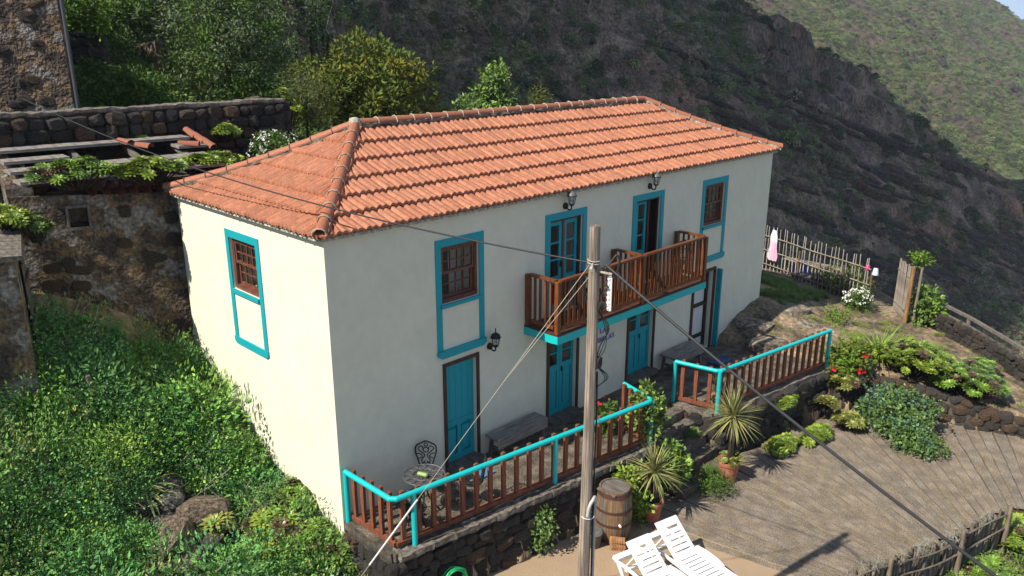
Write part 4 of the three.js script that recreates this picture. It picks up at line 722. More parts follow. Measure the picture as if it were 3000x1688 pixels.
// ---------------------------------------------------------------- rustic stick fence below the patio
{
  const t = thing('stick_fence', 'rustic fence of grey split stakes overgrown with lichen beside the patio', 'fence', [6, PATIO, 6]);
  const r = RNG(55), org = V3(6, 0, 6), B = onY(2950, 1488, -0.5).sub(org).setY(0), A0 = onY(2570, 1650, -0.55).sub(org).setY(0), A = A0.clone().addScaledVector(B.clone().sub(A0), -0.4), n = 62, cols = [[0.6, 0.58, 0.58], [0.75, 0.7, 0.65], [0.48, 0.46, 0.47], [0.85, 0.82, 0.75], [0.55, 0.54, 0.45]];
  const hAt = f => 0.46 + 0.07 * Math.sin(f * 7) + (f > 0.7 ? 0.08 : 0);
  for (let i = 0; i < n; i++) { const f = (i + r() * 0.6) / n, p = A.clone().lerp(B, f), h = hAt(f) + (r() - 0.5) * 0.14, w = 0.018 + r() * 0.022, g = taperTube([V3(0, -0.25, 0), V3((r() - 0.5) * 0.02, h * 0.5, (r() - 0.5) * 0.02), V3((r() - 0.5) * 0.08, h, (r() - 0.5) * 0.06)], [w, w * 0.95, w * 0.75], 5, 4); g.translate(p.x, 0, p.z + (r() - 0.5) * 0.05); const c = cols[r() * 5 | 0]; mesh('stake', tint(g, ...c), M.stick, t); }
  for (const y of [0.1, 0.5]) mesh('rail', tint(tube([0, 0.2, 0.4, 0.6, 0.8, 1].map(f => A.clone().lerp(B, f).add(V3(0, y * 0.75 + hAt(f) - 0.46 + (r() - 0.5) * 0.06, 0.06))), 0.018, 6, 40), 0.6, 0.55, 0.5), M.stick, t);
  for (const f of [0.33, 0.72, 0.99]) { const p = A.clone().lerp(B, f); mesh('post', tint(rod(V3(p.x, -0.7, p.z + 0.08), V3(p.x, hAt(f) + 0.06, p.z + 0.08), 0.045, 0.04, 9), 0.7, 0.63, 0.55), M.stick, t); }
  // tufts of grey beard lichen
  const g = []; for (let k = 0; k < 16; k++) { const f = r(), p = A.clone().lerp(B, f), y = hAt(f) + (r() - 0.5) * 0.15; for (let i = 0; i < 26; i++) { const d = V3(r() - 0.5, r() - 0.45, r() - 0.5).normalize(), s = V3(p.x, y, p.z).addScaledVector(d, r() * 0.05), e = s.clone().addScaledVector(d, 0.07 + r() * 0.07).add(V3(0, -0.02, 0)); g.push(rod(s, e, 0.0035, 0.0015, 3)); } }
  const li = mesh('lichen', cat(g), mat(0.33, 0.34, 0.28, 0.95), t); li.userData.kind = 'stuff';
}
// ---------------------------------------------------------------- garden fence and gate beyond the house
const FA = V3(17.7, 0.12, -2.4), FB = V3(16.88, -0.12, 1.4), fenceAt = f => FA.clone().lerp(FB, f);
{
  const t = thing('picket_fence', 'pale picket fence of thin round sticks beyond the house', 'fence', [17.3, 0, -0.5]); const r = RNG(61), n = 27;
  const at = f => fenceAt(f).sub(t.position).add(V3(0.04 * Math.sin(f * 9), 0, 0));
  for (let i = 0; i < n; i++) { const b = at((i + 0.4 + (r() - 0.5) * 0.12) / n), h = 1.42 + (r() - 0.5) * 0.14; const g = rod(b.clone().add(V3(0, -0.15, 0)), b.clone().add(V3((r() - 0.5) * 0.05, h, (r() - 0.5) * 0.1)), 0.018, 0.013, 6); const k = 0.9 + r() * 0.4; mesh('picket', tint(g, k * 1.55, k * 1.62, k * 1.75), M.stick, t); }
  for (const y of [0.2, 0.66, 1.12]) mesh('rail', tint(tube([-0.02, 0.25, 0.5, 0.75, 1].map(f => at(f).add(V3(-0.04, y, 0))), 0.019, 6, 24), 0.95, 0.9, 0.8), M.stick, t);
  for (const f of [0, 0.36, 0.56, 0.76, 1]) mesh('post', tint(rod(at(f).add(V3(0.05, -0.25, 0)), at(f).add(V3(0.05, f === 1 ? 1.05 : 0.95, 0)), 0.042, 0.036, 8), 0.5, 0.37, 0.27), M.stick, t);
  const towel = new THREE.PlaneGeometry(0.42, 0.95, 16, 12), p = towel.attributes.position; for (let i = 0; i < p.count; i++) { const f = (p.getY(i) + 0.475) / 0.95, w = lerp(1.05, 0.38, sstep(0.5, 1, f)) * (1 + 0.12 * Math.sin(f * 9)); p.setX(i, p.getX(i) * w * 0.85); p.setY(i, p.getY(i) - 0.06 * Math.abs(Math.sin(p.getX(i) * 22)) * (1 - f)); p.setZ(i, 0.035 * Math.sin(p.getX(i) * 45) * (1 - f * 0.5)); } towel.computeVertexNormals();
  const cols = []; for (let i = 0; i < p.count; i++) { const f = p.getY(i) / 0.95 + 0.5, k = Math.sin(p.getX(i) * 60) > 0.3 ? 1 : 0; cols.push(f > 0.62 ? 0.72 : 0.66, f > 0.62 ? 0.72 : lerp(0.36, 0.60, k), f > 0.62 ? 0.74 : lerp(0.52, 0.66, k)); } towel.setAttribute('color', new THREE.Float32BufferAttribute(cols, 3));
  towel.rotateY(-Math.PI / 2 - 0.25); const tw = solo('towel', towel, mat(1, 1, 1, 0.95, { vertexColors: true }), 'pink and white striped towel hung on the picket fence', 'towel'); tw.position.copy(fenceAt(0.1)).add(V3(-0.08, 0.92, 0.05));
  // things behind the fence
  const bar_ = thing('plastic_drum', 'blue plastic drum standing behind the picket fence', 'drum', fenceAt(0.3).add(V3(0.7, -0.22, 0)).toArray()); mesh('body', new THREE.LatheGeometry([[0, 0], [0.19, 0], [0.2, 0.04], [0.2, 0.2], [0.215, 0.22], [0.2, 0.24], [0.2, 0.4], [0.215, 0.42], [0.2, 0.44], [0.2, 0.6], [0.18, 0.63], [0, 0.63]].map(q => new THREE.Vector2(...q)), 24), M.blue, bar_); mesh('lid', new THREE.CylinderGeometry(0.17, 0.17, 0.03, 20).translate(0, 0.645, 0), M.blue, bar_);
  const sh = thing('plant_shelf', 'low wooden plant shelf behind the picket fence', 'shelf', fenceAt(0.42).add(V3(0.45, -0.2, 0)).toArray()); for (const z of [-0.8, 0.1, 1.0]) mesh('leg', bx(0.05, 0.72, 0.06, 0.2, 0.36, z), M.poleWood, sh); for (const z of [-0.8, 1.0]) mesh('leg', bx(0.05, 0.72, 0.06, -0.1, 0.36, z), M.poleWood, sh); mesh('top', bx(0.36, 0.03, 1.95, 0.05, 0.74, 0.1), M.poleWood, sh);
  // stones heaped along the foot of the fence
  for (let i = 0; i < 42; i++) { const f = 0.3 + r() * 0.6, q = fenceAt(f), s = solo('fence_stone', STONES[i % 9], mat(0.26 + r() * 0.1, 0.22 + r() * 0.06, 0.2 + r() * 0.05, 0.95, { map: rep(T.rock, 1.6) }), 'rounded pinkish-grey stone laid along the foot of the picket fence', 'stone', 'stones along the picket fence'); s.position.set(q.x + 0.1 + r() * 0.22, q.y + 0.02 + r() * 0.16, q.z); s.scale.set(0.13 + r() * 0.08, 0.1 + r() * 0.05, 0.12 + r() * 0.06); s.rotation.set(r() * 3, r() * 6, r() * 3); }
  // two plastic pots hung upside down on the gate-side post
  const pp = thing('plastic_pot', 'bright pink plastic pot stuck on the picket fence end', 'pot', fenceAt(0.96).add(V3(0.05, 1.06, 0)).toArray()); mesh('body', new THREE.LatheGeometry([[0, 0.14], [0.05, 0.14], [0.075, 0.0], [0.07, 0]].map(q => new THREE.Vector2(...q)), 18), mat(0.62, 0.03, 0.22, 0.4), pp);
  const wp = thing('plastic_pot', 'pale blue-white plastic pot stuck on the picket fence end', 'pot', fenceAt(1.01).add(V3(0.05, 0.98, 0.06)).toArray()); mesh('body', new THREE.LatheGeometry([[0, 0.19], [0.06, 0.19], [0.09, 0.0], [0.085, 0]].map(q => new THREE.Vector2(...q)), 18), mat(0.55, 0.62, 0.75, 0.4), wp);
}
{ // open gate
  const hinge = onY(2650, 944, -0.24), t = thing('garden_gate', 'open garden gate of close-set thin sticks on a brown post', 'gate', [hinge.x, hinge.y, hinge.z]); const r = RNG(71);
  const d = V3(0.70, 0, -0.55).normalize(); mesh('post', tint(rod(V3(0, -0.3, 0), V3(0.02, 1.60, 0.02), 0.062, 0.055, 10), 1.0, 0.62, 0.32), M.stick, t); mesh('post', tint(rod(V3(0.14, -0.3, 0.16), V3(0.15, 1.58, 0.2), 0.04, 0.036, 9), 0.75, 0.7, 0.64), M.stick, t);
  for (let i = 0; i < 14; i++) { const p = d.clone().multiplyScalar(0.1 + i * 0.068); mesh('picket', tint(rod(p.clone().setY(0.08), p.clone().add(V3((r() - 0.5) * 0.03, 0, (r() - 0.5) * 0.03)).setY(1.58 + (r() - 0.5) * 0.06), 0.016, 0.013, 6), 0.9 + r() * 0.3, 0.92 + r() * 0.25, 0.92 + r() * 0.2), M.stick, t); }
  for (const y of [0.3, 1.25]) mesh('rail', tint(rod(V3(0, y, 0), d.clone().multiplyScalar(1.05).setY(y), 0.02, 0.018, 7), 0.7, 0.65, 0.58), M.stick, t);
}
{ // dry-stone parapet with a wooden handrail beside the path
  const t = thing('stone_wall', 'low dry-stone parapet with a wooden rail along the edge of the ravine', 'wall'); const pts = [[17.45, 2.75], [16.75, 4.1], [15.85, 5.6], [14.9, 7.6]], top = f => lerp(0.20, -0.40, f), bot = f => lerp(-0.4, -1.1, f);
  core(t, pts, f => top(f) - 0.08, f => bot(f) - 0.4, 0.3, M.darkMortar); stoneRun(t, pts.map(([x, z]) => [x - 0.17, z - 0.06]), top, bot, { seed: 35, size: 0.17, out: 1, deep: 0.16, pal: [0, 4, 2, 1], jut: 1.2 });
  const hp = [[17.5, 2.62, 0.42], [16.95, 4.05, 0.20], [16.15, 5.6, -0.08], [15.15, 7.7, -0.4]].map(q => V3(q[0], q[2], q[1])); for (let k = 0; k < 3; k++) { mesh('rail', bar(hp[k], hp[k + 1], 0.09, 0.07), M.greyWood, t); mesh('rail', bar(hp[k].clone().add(V3(0, -0.24, 0)), hp[k + 1].clone().add(V3(0, -0.24, 0)), 0.05, 0.06), M.greyWood, t); }
  for (let k = 0; k < 4; k++) mesh('rail_post', bx(0.09, 0.95, 0.09, hp[k].x + 0.02, hp[k].y - 0.5, hp[k].z), M.greyWood, t);
}
// ---------------------------------------------------------------- the ravine and the hills beyond
// built in a frame turned to the ravine: r runs to the south-east, d to the north-east, heights relative to y = 7.27
const RD = (r, d) => [CAM.x + 0.7071 * (d + r), CAM.z + 0.7071 * (r - d)];
const smax = (a, b, k) => { const h = clamp(0.5 + 0.5 * (a - b) / k, 0, 1); return lerp(b, a, h) + k * h * (1 - h); };
function hills(r, d) {
  const w = 6 * fbm(r * 0.014, d * 0.014, 2.2, 3);
  const e = r * 0.572 - d * 0.82, f = r * 0.82 + d * 0.572; // down the near slope, along it
  let spur = 0.975 * (d - 112) - 0.68 * r;
  const cap = 105 + 30 * fbm(r * 0.01, d * 0.01, 8, 3); spur = -smax(-spur, -cap, 25);
  const dc = 139 + 0.13 * r + w * 1.3; { const x = Math.max(0, d - dc); spur -= 1.9 * x * x / (x + 14) * sstep(0, 30, r); }       // beyond its crest the slope falls to a side valley
  const q = d - dc, far = 0.40 * (d - 300) - 0.30 * r - 5 + 2 * w - Math.max(0, d - 640 - w) * 0.9;
  let h = smax(spur, far, 8);
  h = smax(h, -100 + 6 * fbm(r * 0.02, d * 0.02, 5, 3), 14);
  const s0 = spur + 0.36 * r, near = sstep(-8, 12, spur - far); // height across the dipping lava beds
  h += 8 * fbm(f * 0.022, e * 0.03, 1.1, 3) + 4.5 * fbm(f * 0.06, e * 0.085, 3.7, 3) + (1 - near) * 13 * fbm(r * 0.03, d * 0.03, 12.3, 3);
  h += (2.6 * fbm(f * 0.03, s0 * 0.13, 14.1, 3) + 1.3 * fbm(f * 0.08, s0 * 0.4, 18.1, 2)) * near;
  h += 2.2 * fbm(f * 0.15, e * 0.22, 9.9, 3) + 0.9 * fbm(f * 0.5, e * 0.7, 4.2, 2);
  // steep unseen mountain sunward of the ravine, shaped to shade the near slope
  const m = 195 - 6 * Math.max(0, Math.hypot(r + 84, d - 60) - 38 + 12 * fbm(r * 0.03, d * 0.03, 25, 3)); h = smax(h, m, 6);
  // lava beds that dip down the valley and stand out as ledges
  const s = h + 0.36 * r + 5 * fbm(r * 0.012, d * 0.012, 7.7, 3), band = sstep(-0.02, 0.3, fbm(r * 0.017 + 4, d * 0.017, 1.9, 3) + 0.12) * lerp(0.8 * sstep(0.05, 0.2, fbm(r * 0.022, d * 0.022, 15.5, 3)), 1, sstep(-5, 15, spur - far));
  const st = s / 3.6 + 0.35 * N3(f * 0.03, e * 0.03), fr = st - Math.floor(st); h += band * 3.0 * (sstep(0, 0.22, fr) - fr);
  return { h, band, spur: spur - far, q, fr };
}
{
  const rs = [], ds = []; for (let r = -130; r < 560;) { rs.push(r); r += r > -60 && r < 120 ? 0.9 : 2.8; } for (let d = 26; d < 760;) { ds.push(d); d += d > 44 && d < 175 ? 0.8 : 2.4; }
  const p = [], c = [], uv = [], id = [], W = rs.length;
  for (const d of ds) for (const r of rs) {
    const k = hills(r, d), [x, z] = RD(r, d); let y = CAM.y + k.h;
    const nearHouse = d < 46 ? (46 - d) * 2.2 : 0; y = y - nearHouse * sstep(-55, -25, r);
    p.push(x, y, z); uv.push(r * 0.82 + d * 0.572, (r * 0.572 - d * 0.82) * 1.5);
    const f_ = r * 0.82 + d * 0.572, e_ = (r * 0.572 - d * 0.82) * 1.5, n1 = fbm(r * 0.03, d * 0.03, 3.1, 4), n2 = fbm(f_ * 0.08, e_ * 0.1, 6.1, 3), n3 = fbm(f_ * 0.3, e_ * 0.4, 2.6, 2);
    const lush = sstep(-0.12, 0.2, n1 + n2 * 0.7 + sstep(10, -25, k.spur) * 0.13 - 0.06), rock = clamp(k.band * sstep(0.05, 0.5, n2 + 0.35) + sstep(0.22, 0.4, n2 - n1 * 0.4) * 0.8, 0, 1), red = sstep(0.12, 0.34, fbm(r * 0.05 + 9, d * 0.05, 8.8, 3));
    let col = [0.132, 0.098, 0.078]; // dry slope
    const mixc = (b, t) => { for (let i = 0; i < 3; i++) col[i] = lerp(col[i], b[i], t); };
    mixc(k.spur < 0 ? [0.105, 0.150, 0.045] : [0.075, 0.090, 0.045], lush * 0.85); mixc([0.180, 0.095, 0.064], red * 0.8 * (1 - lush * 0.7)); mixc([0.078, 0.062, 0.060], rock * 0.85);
    const b = (0.85 + n3 * 0.8 + n2 * 0.4) * (k.spur > 0 ? 2.2 : 1); c.push(col[0] * b, col[1] * b, col[2] * b);  // near slope colours brightened to lift them where it lies in shade
  }
  for (let j = 0; j < ds.length - 1; j++) for (let i = 0; i < W - 1; i++) { const a = j * W + i; id.push(a, a + W, a + 1, a + 1, a + W, a + W + 1); }
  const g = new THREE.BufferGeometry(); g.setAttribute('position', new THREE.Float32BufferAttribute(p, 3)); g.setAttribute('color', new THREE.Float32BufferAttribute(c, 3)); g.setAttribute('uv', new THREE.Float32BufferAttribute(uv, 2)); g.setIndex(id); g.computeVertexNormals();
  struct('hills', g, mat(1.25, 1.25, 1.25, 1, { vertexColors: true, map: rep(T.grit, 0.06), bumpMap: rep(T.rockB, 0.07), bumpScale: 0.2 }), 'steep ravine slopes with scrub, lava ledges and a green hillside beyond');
}
// scrub on the far slopes
function soup() { return { p: [], c: [], n: 0,
  leaf(b, dir, side, len, wid, col, fold = 0.15) { // a pointed leaf of two faces
    const t = b.clone().addScaledVector(dir, len), up = dir.clone().cross(side).normalize(), m = b.clone().addScaledVector(dir, len * 0.48), l = m.clone().addScaledVector(side, wid / 2).addScaledVector(up, wid * fold), r = m.clone().addScaledVector(side, -wid / 2).addScaledVector(up, wid * fold);
    this.p.push(b.x, b.y, b.z, l.x, l.y, l.z, t.x, t.y, t.z, b.x, b.y, b.z, t.x, t.y, t.z, r.x, r.y, r.z); for (let i = 0; i < 6; i++) this.c.push(...col); this.n++; },
  paddle(b, dir, side, len, wid, col) { // a spoon-shaped leaf, broad near its tip
    const up = dir.clone().cross(side).normalize(), q = (s, w, h) => b.clone().addScaledVector(dir, len * s).addScaledVector(side, w * wid).addScaledVector(up, h * len), P = [q(0, 0.12, 0), q(0, -0.12, 0), q(0.7, 0.5, 0.04), q(0.7, -0.5, 0.04), q(1, 0.0, 0.13)];
    for (const k of [0, 2, 1, 1, 2, 3, 2, 4, 3]) this.p.push(P[k].x, P[k].y, P[k].z); for (let i = 0; i < 9; i++) this.c.push(...col); this.n++; },
  geo() { const g = new THREE.BufferGeometry(); g.setAttribute('position', new THREE.Float32BufferAttribute(this.p, 3)); g.setAttribute('color', new THREE.Float32BufferAttribute(this.c, 3)); g.computeVertexNormals(); return g; } }; }
const rdir = (r, up = 0) => { const z = r() * 2 - 1, a = r() * 6.2832, s = Math.sqrt(1 - z * z); return V3(s * Math.cos(a), z + up, s * Math.sin(a)).normalize(); };
const perp = (d, r) => V3(r() - 0.5, r() - 0.5, r() - 0.5).cross(d).normalize();
const vary = (c, r, k = 0.25) => { const f = 1 + (r() - 0.5) * 2 * k, w = (r() - 0.5) * k * 0.5; return [c[0] * f * (1 + w), c[1] * f, c[2] * f * (1 - w)]; };
function bushGeo(seed, n, flat = 0.75) { const r = RNG(seed), s = soup(); for (let i = 0; i < n; i++) { const d = rdir(r, 0.35), R = 0.5 * (0.72 + 0.35 * r() + 0.25 * N3(d.x * 2 + seed, d.y * 2, d.z * 2)), b = V3(d.x * R, Math.max(0.0, d.y * R * flat + 0.12), d.z * R), o = d.clone().multiplyScalar(0.6).add(rdir(r)).normalize(); const k = 0.75 + r() * 0.5; s.leaf(b, o, perp(o, r), 0.17, 0.11, [k, k, k]); } return s.geo(); }
{
  const G = [bushGeo(1, 150), bushGeo(2, 150, 0.55), bushGeo(3, 140, 1.0)], r = RNG(99), L_ = [[], [], []], tmp = new THREE.Matrix4(), q = new THREE.Quaternion(), C = new THREE.Color();
  let tries = 0;
  for (let i = 0; i < 90000 && tries < 500000; tries++) {
    const far = r() < 0.42, d = far ? 180 + r() * 460 : 50 + r() * 120, a = -0.5 + r() * 1.3, rr = a * d; const k = hills(rr, d), n1 = fbm(rr * 0.03, d * 0.03, 3.1, 4), lush = n1 + fbm(rr * 0.11, d * 0.11, 6.1, 3) * 0.6 + sstep(10, -25, k.spur) * 0.3;
    if (r() > 0.36 + lush * 1.4 - k.band * 0.2) continue;
    if (k.h < -98 || (d < 46)) continue; i++;
    const [x, z] = RD(rr, d), s = (far ? 1.2 + r() * r() * 3.2 : 0.4 + r() * r() * r() * 3.0); const y = CAM.y + k.h;
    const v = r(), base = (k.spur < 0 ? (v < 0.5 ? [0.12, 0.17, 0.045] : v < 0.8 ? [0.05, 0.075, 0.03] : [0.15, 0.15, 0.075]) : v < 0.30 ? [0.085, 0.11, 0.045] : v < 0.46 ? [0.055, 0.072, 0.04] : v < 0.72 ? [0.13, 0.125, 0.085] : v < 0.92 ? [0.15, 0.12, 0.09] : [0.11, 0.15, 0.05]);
    C.setRGB(...vary(k.spur > 0 ? base.map(t => t * 1.95) : base, r, 0.35)); q.setFromAxisAngle(V3(0, 1, 0), r() * 6.28); tmp.compose(V3(x, y - s * 0.05, z), q, V3(s, s * (0.7 + r() * 0.5), s)); L_[r() * 3 | 0].push([tmp.clone(), C.clone()]);  // scrub on the shaded near slope coloured lighter to make up for weak light
  }
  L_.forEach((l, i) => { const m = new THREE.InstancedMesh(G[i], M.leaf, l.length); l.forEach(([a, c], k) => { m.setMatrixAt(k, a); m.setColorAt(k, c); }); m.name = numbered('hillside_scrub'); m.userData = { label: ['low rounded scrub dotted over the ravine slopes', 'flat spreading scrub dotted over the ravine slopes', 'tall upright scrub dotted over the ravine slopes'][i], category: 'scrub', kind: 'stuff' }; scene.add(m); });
}

{ // rounded dark bushes standing out on the shaded slope and along its crest
  const g = bushGeo(9, 260, 0.95), r = RNG(515), l = [], q = new THREE.Quaternion(), C = new THREE.Color(), m4 = new THREE.Matrix4();
  for (let i = 0; i < 1500; i++) { const d = 60 + r() * 100, a = -0.35 + r() * 1.1, rr = a * d, k = hills(rr, d); if (k.spur < -6 || fbm(rr * 0.04, d * 0.04, 31, 3) < -0.06) continue; const [x, z] = RD(rr, d), s = 0.9 + r() * r() * 2.4; q.setFromAxisAngle(V3(0, 1, 0), r() * 6.28); m4.compose(V3(x, CAM.y + k.h - 0.1, z), q, V3(s, s * (0.75 + r() * 0.4), s)); C.setRGB(...vary(r() < 0.6 ? [0.07, 0.105, 0.05] : [0.13, 0.16, 0.07], r, 0.3)); l.push([m4.clone(), C.clone()]); }
  const m = new THREE.InstancedMesh(g, M.leaf, l.length); l.forEach(([a, c], k) => { m.setMatrixAt(k, a); m.setColorAt(k, c); }); m.name = numbered('hillside_scrub'); m.userData = { label: 'rounded dark bushes standing out on the shaded ravine slope', category: 'scrub', kind: 'stuff' }; scene.add(m);
}
{ // broken rock on the slopes
  const r = RNG(77), by = [[], [], []], q = new THREE.Quaternion(), C = new THREE.Color(), m4 = new THREE.Matrix4();
  for (let i = 0, t = 0; i < 2600 && t < 90000; t++) { const far = r() < 0.5, d = far ? 220 + r() * 370 : 55 + r() * 110, a = -0.4 + r() * 1.1, rr = a * d, k = hills(rr, d), n = fbm(rr * 0.03, d * 0.03, 16.1, 3); if (r() > (far ? sstep(0.08, 0.25, n) : 0.02 + Math.max(0, n - 0.1) * 1.2)) continue; i++; const [x, z] = RD(rr, d), s = far ? 1 + r() * r() * 5 : 0.3 + r() * r() * 1.2; q.setFromEuler(new THREE.Euler(r() * 6, r() * 6, r() * 6)); m4.compose(V3(x, CAM.y + k.h - s * 0.15, z), q, V3(s * (1 + r() * 0.8), s * (0.6 + r() * 0.4), s)); const v = r(); C.setRGB(...vary(v < 0.5 ? [0.75, 0.65, 0.62] : v < 0.85 ? [1.25, 0.82, 0.66] : [1.1, 1.05, 1.0], r, 0.25)); by[i % 3].push([m4.clone(), C.clone()]); }
  by.forEach((l, i) => { const m = new THREE.InstancedMesh(STONES[i * 3], mat(0.13, 0.12, 0.115, 0.95, { map: rep(T.rock, 1) }), l.length); l.forEach(([a, c], k) => { m.setMatrixAt(k, a); m.setColorAt(k, c); }); m.name = numbered('hillside_rocks'); m.userData = { label: ['brown broken rocks strewn over the ravine slopes', 'flat lava rocks strewn over the ravine slopes', 'angular reddish rocks strewn over the ravine slopes'][i], category: 'rocks', kind: 'stuff' }; scene.add(m); });
}
{ // edges of lava beds standing out of the slope, dipping down the valley
  const hill = scene.getObjectByName('hills'), r = RNG(404), mats = [[0.115, 0.096, 0.092], [0.15, 0.115, 0.10], [0.18, 0.11, 0.085], [0.095, 0.082, 0.084]].map(c => mat(...c, 0.97, { map: rep(T.rock, 0.3), bumpMap: rep(T.rockB, 0.3), bumpScale: 0.2 }));
  const solve = (rr, S) => { let a = 55, b = 158; const F = d => hills(rr, d).h + 0.36 * rr - S; if (F(a) > 0 || F(b) < 0) return null; for (let i = 0; i < 12; i++) { const m = (a + b) / 2; if (F(m) > 0) b = m; else a = m; } return (a + b) / 2; };
  for (let k = 0; k < 300; k++) {
    const S = -42 + r() * 50, r0 = -5 + r() * 110, len = 6 + r() * r() * 24, th = 0.4 + r() * r() * 1.3, pts = [];
    if (fbm(r0 * 0.02, S * 0.05, 21, 2) < -0.12) continue;
    for (let q = 0; q <= len; q += 0.9) { const rr = r0 + q, d = solve(rr, S + 0.5 * N3(q * 0.2, k * 3.3)); if (d === null || (pts.length && Math.abs(d - pts[pts.length - 1][1]) > 3.4)) break; pts.push([rr, d]); }
    if (pts.length < 6) continue;
    const P = [], id = []; pts.forEach(([rr, d], i) => { const f = Math.sin(Math.PI * i / (pts.length - 1)), e = Math.sqrt(Math.max(0, f)), out = (0.5 + 0.5 * N3(i * 0.6, k)) * (0.7 + th * 1.0) * e, t2 = th * (0.6 + 0.6 * N3(i * 0.45, k + 40) + 0.3) * e, h0 = hills(rr, d).h; const put = (o, y) => { const [x, z] = RD(rr + o * 0.572, d - o * 0.82); P.push(x, CAM.y + h0 + y, z); }; put(-1.6, t2 * 0.4 + 1.2); put(out * 0.6, t2 * 0.5); put(out, t2 * 0.15); put(out * 0.75, -t2); put(-0.8, -t2 * 1.1); });
    const n = 5; for (let i = 0; i < pts.length - 1; i++) for (let j = 0; j < n - 1; j++) { const a = i * n + j; id.push(a, a + n, a + 1, a + 1, a + n, a + n + 1); }
    if (P.some(v => !Number.isFinite(v))) { console.log('bad', k, pts.length, pts[0], P.slice(0, 15)); continue; }
    const g = new THREE.BufferGeometry(); g.setAttribute('position', new THREE.Float32BufferAttribute(P, 3)); g.setIndex(id); const u = uvm(g); u.computeVertexNormals(); mesh('rock_ledge', u, mats[r() * 4 | 0], hill);
  }
}
// ---------------------------------------------------------------- old stone buildings uphill
// flaking render over rubble: grey lime, brown earth and ochre patches with hard outlines
T.rubble = dataTex(1024, 1024, (u, v) => {
  const n = tn(u, v, 7, 21, 5), m = tn(u, v, 12, 33, 4), f = tn(u, v, 60, 5, 3), c = tn(u, v, 26, 44, 3), i = u * 1024 | 0, j = v * 1024 | 0, s = (speck(i, j) - 0.5) * 0.1;
  let col = [0.42, 0.37, 0.32]; const mix = (b, t) => { col = col.map((x, k) => lerp(x, b[k], t)); };
  mix([0.50, 0.42, 0.33], sstep(0.02, 0.10, m)); mix([0.50, 0.48, 0.47], sstep(0.08, 0.15, n)); mix([0.30, 0.265, 0.245], sstep(0.14, 0.2, -n - m * 0.3)); mix([0.57, 0.55, 0.53], sstep(0.2, 0.26, n + c * 0.4));
  const k = 1 + f * 0.55 + c * 0.3 + s; return col.map(x => x * k);
});
T.rubbleB = dataTex(1024, 1024, (u, v) => 0.5 + sstep(0.08, 0.13, tn(u, v, 7, 21, 5)) * 0.22 + tn(u, v, 26, 44, 4) * 0.6 + tn(u, v, 70, 9, 2) * 0.3, false);
M.rubble = mat(0.72, 0.69, 0.66, 0.97, { map: rep(T.rubble, 0.26), bumpMap: rep(T.rubbleB, 0.26), bumpScale: 0.09 });
function slabWall(a, b, y0, y1, th, m, parent, opening, name = 'wall') { // wall between two plan points; its face lies on a-b, the body behind it
  const l = Math.hypot(b[0] - a[0], b[1] - a[1]), s = new THREE.Shape([[0, y0], [l, y0], [l, typeof y1 === 'number' ? y1 : y1[1]], [0, typeof y1 === 'number' ? y1 : y1[0]]].map(q => new THREE.Vector2(...q))); if (opening) s.holes.push(rectPath(...opening));
  const g = new THREE.ExtrudeGeometry(s, { depth: th, bevelEnabled: false }); g.translate(0, 0, -th); const u = uvm(g); u.rotateY(-Math.atan2(b[1] - a[1], b[0] - a[0])); u.translate(a[0], 0, a[1]); return mesh(name, u, m, parent);
}
{
  const t = thing('stone_building', 'tall old stone building with flaking grey and brown render, uphill', 'building');
  slabWall([-8, -12.2], [-0.33, -8.7], 4.2, 8.9, 0.5, M.rubble, t); slabWall([-0.34, -8.97], [-0.25, -17], 4.2, 8.9, 0.5, M.rubble, t); slabWall([-0.25, -17.0], [-8, -17], 4.2, 8.9, 0.5, M.rubble, t); slabWall([-8, -17], [-8, -12.25], 4.2, 8.9, 0.5, M.rubble, t);
  mesh('roof', bx(8.3, 0.2, 5.0, -4.2, 9.02, -15.0), M.oldTile, t);
  mesh('corner_pipe', rod(V3(-0.27, 5.0, -8.62), V3(-0.27, 8.8, -8.62), 0.035, 0.035, 8), mat(0.06, 0.065, 0.075, 0.5), t);
  const r = RNG(17), dz = 3.5 / 7.67; for (let i = 0; i < 34; i++) { const f = r(), x = -0.6 - f * 2.6, y = 5.4 + r() * 3.0, s = mesh('stone', STONES[i % 9], M.stones[[0, 2, 3, 1, 4][r() * 5 | 0]], t); s.position.set(x, y, -8.7 + (x + 0.33) * dz - 0.02); s.scale.set(0.22 + r() * 0.2, 0.14 + r() * 0.12, 0.12); s.rotation.set(0, -0.2, (r() - 0.5) * 0.6); }
}
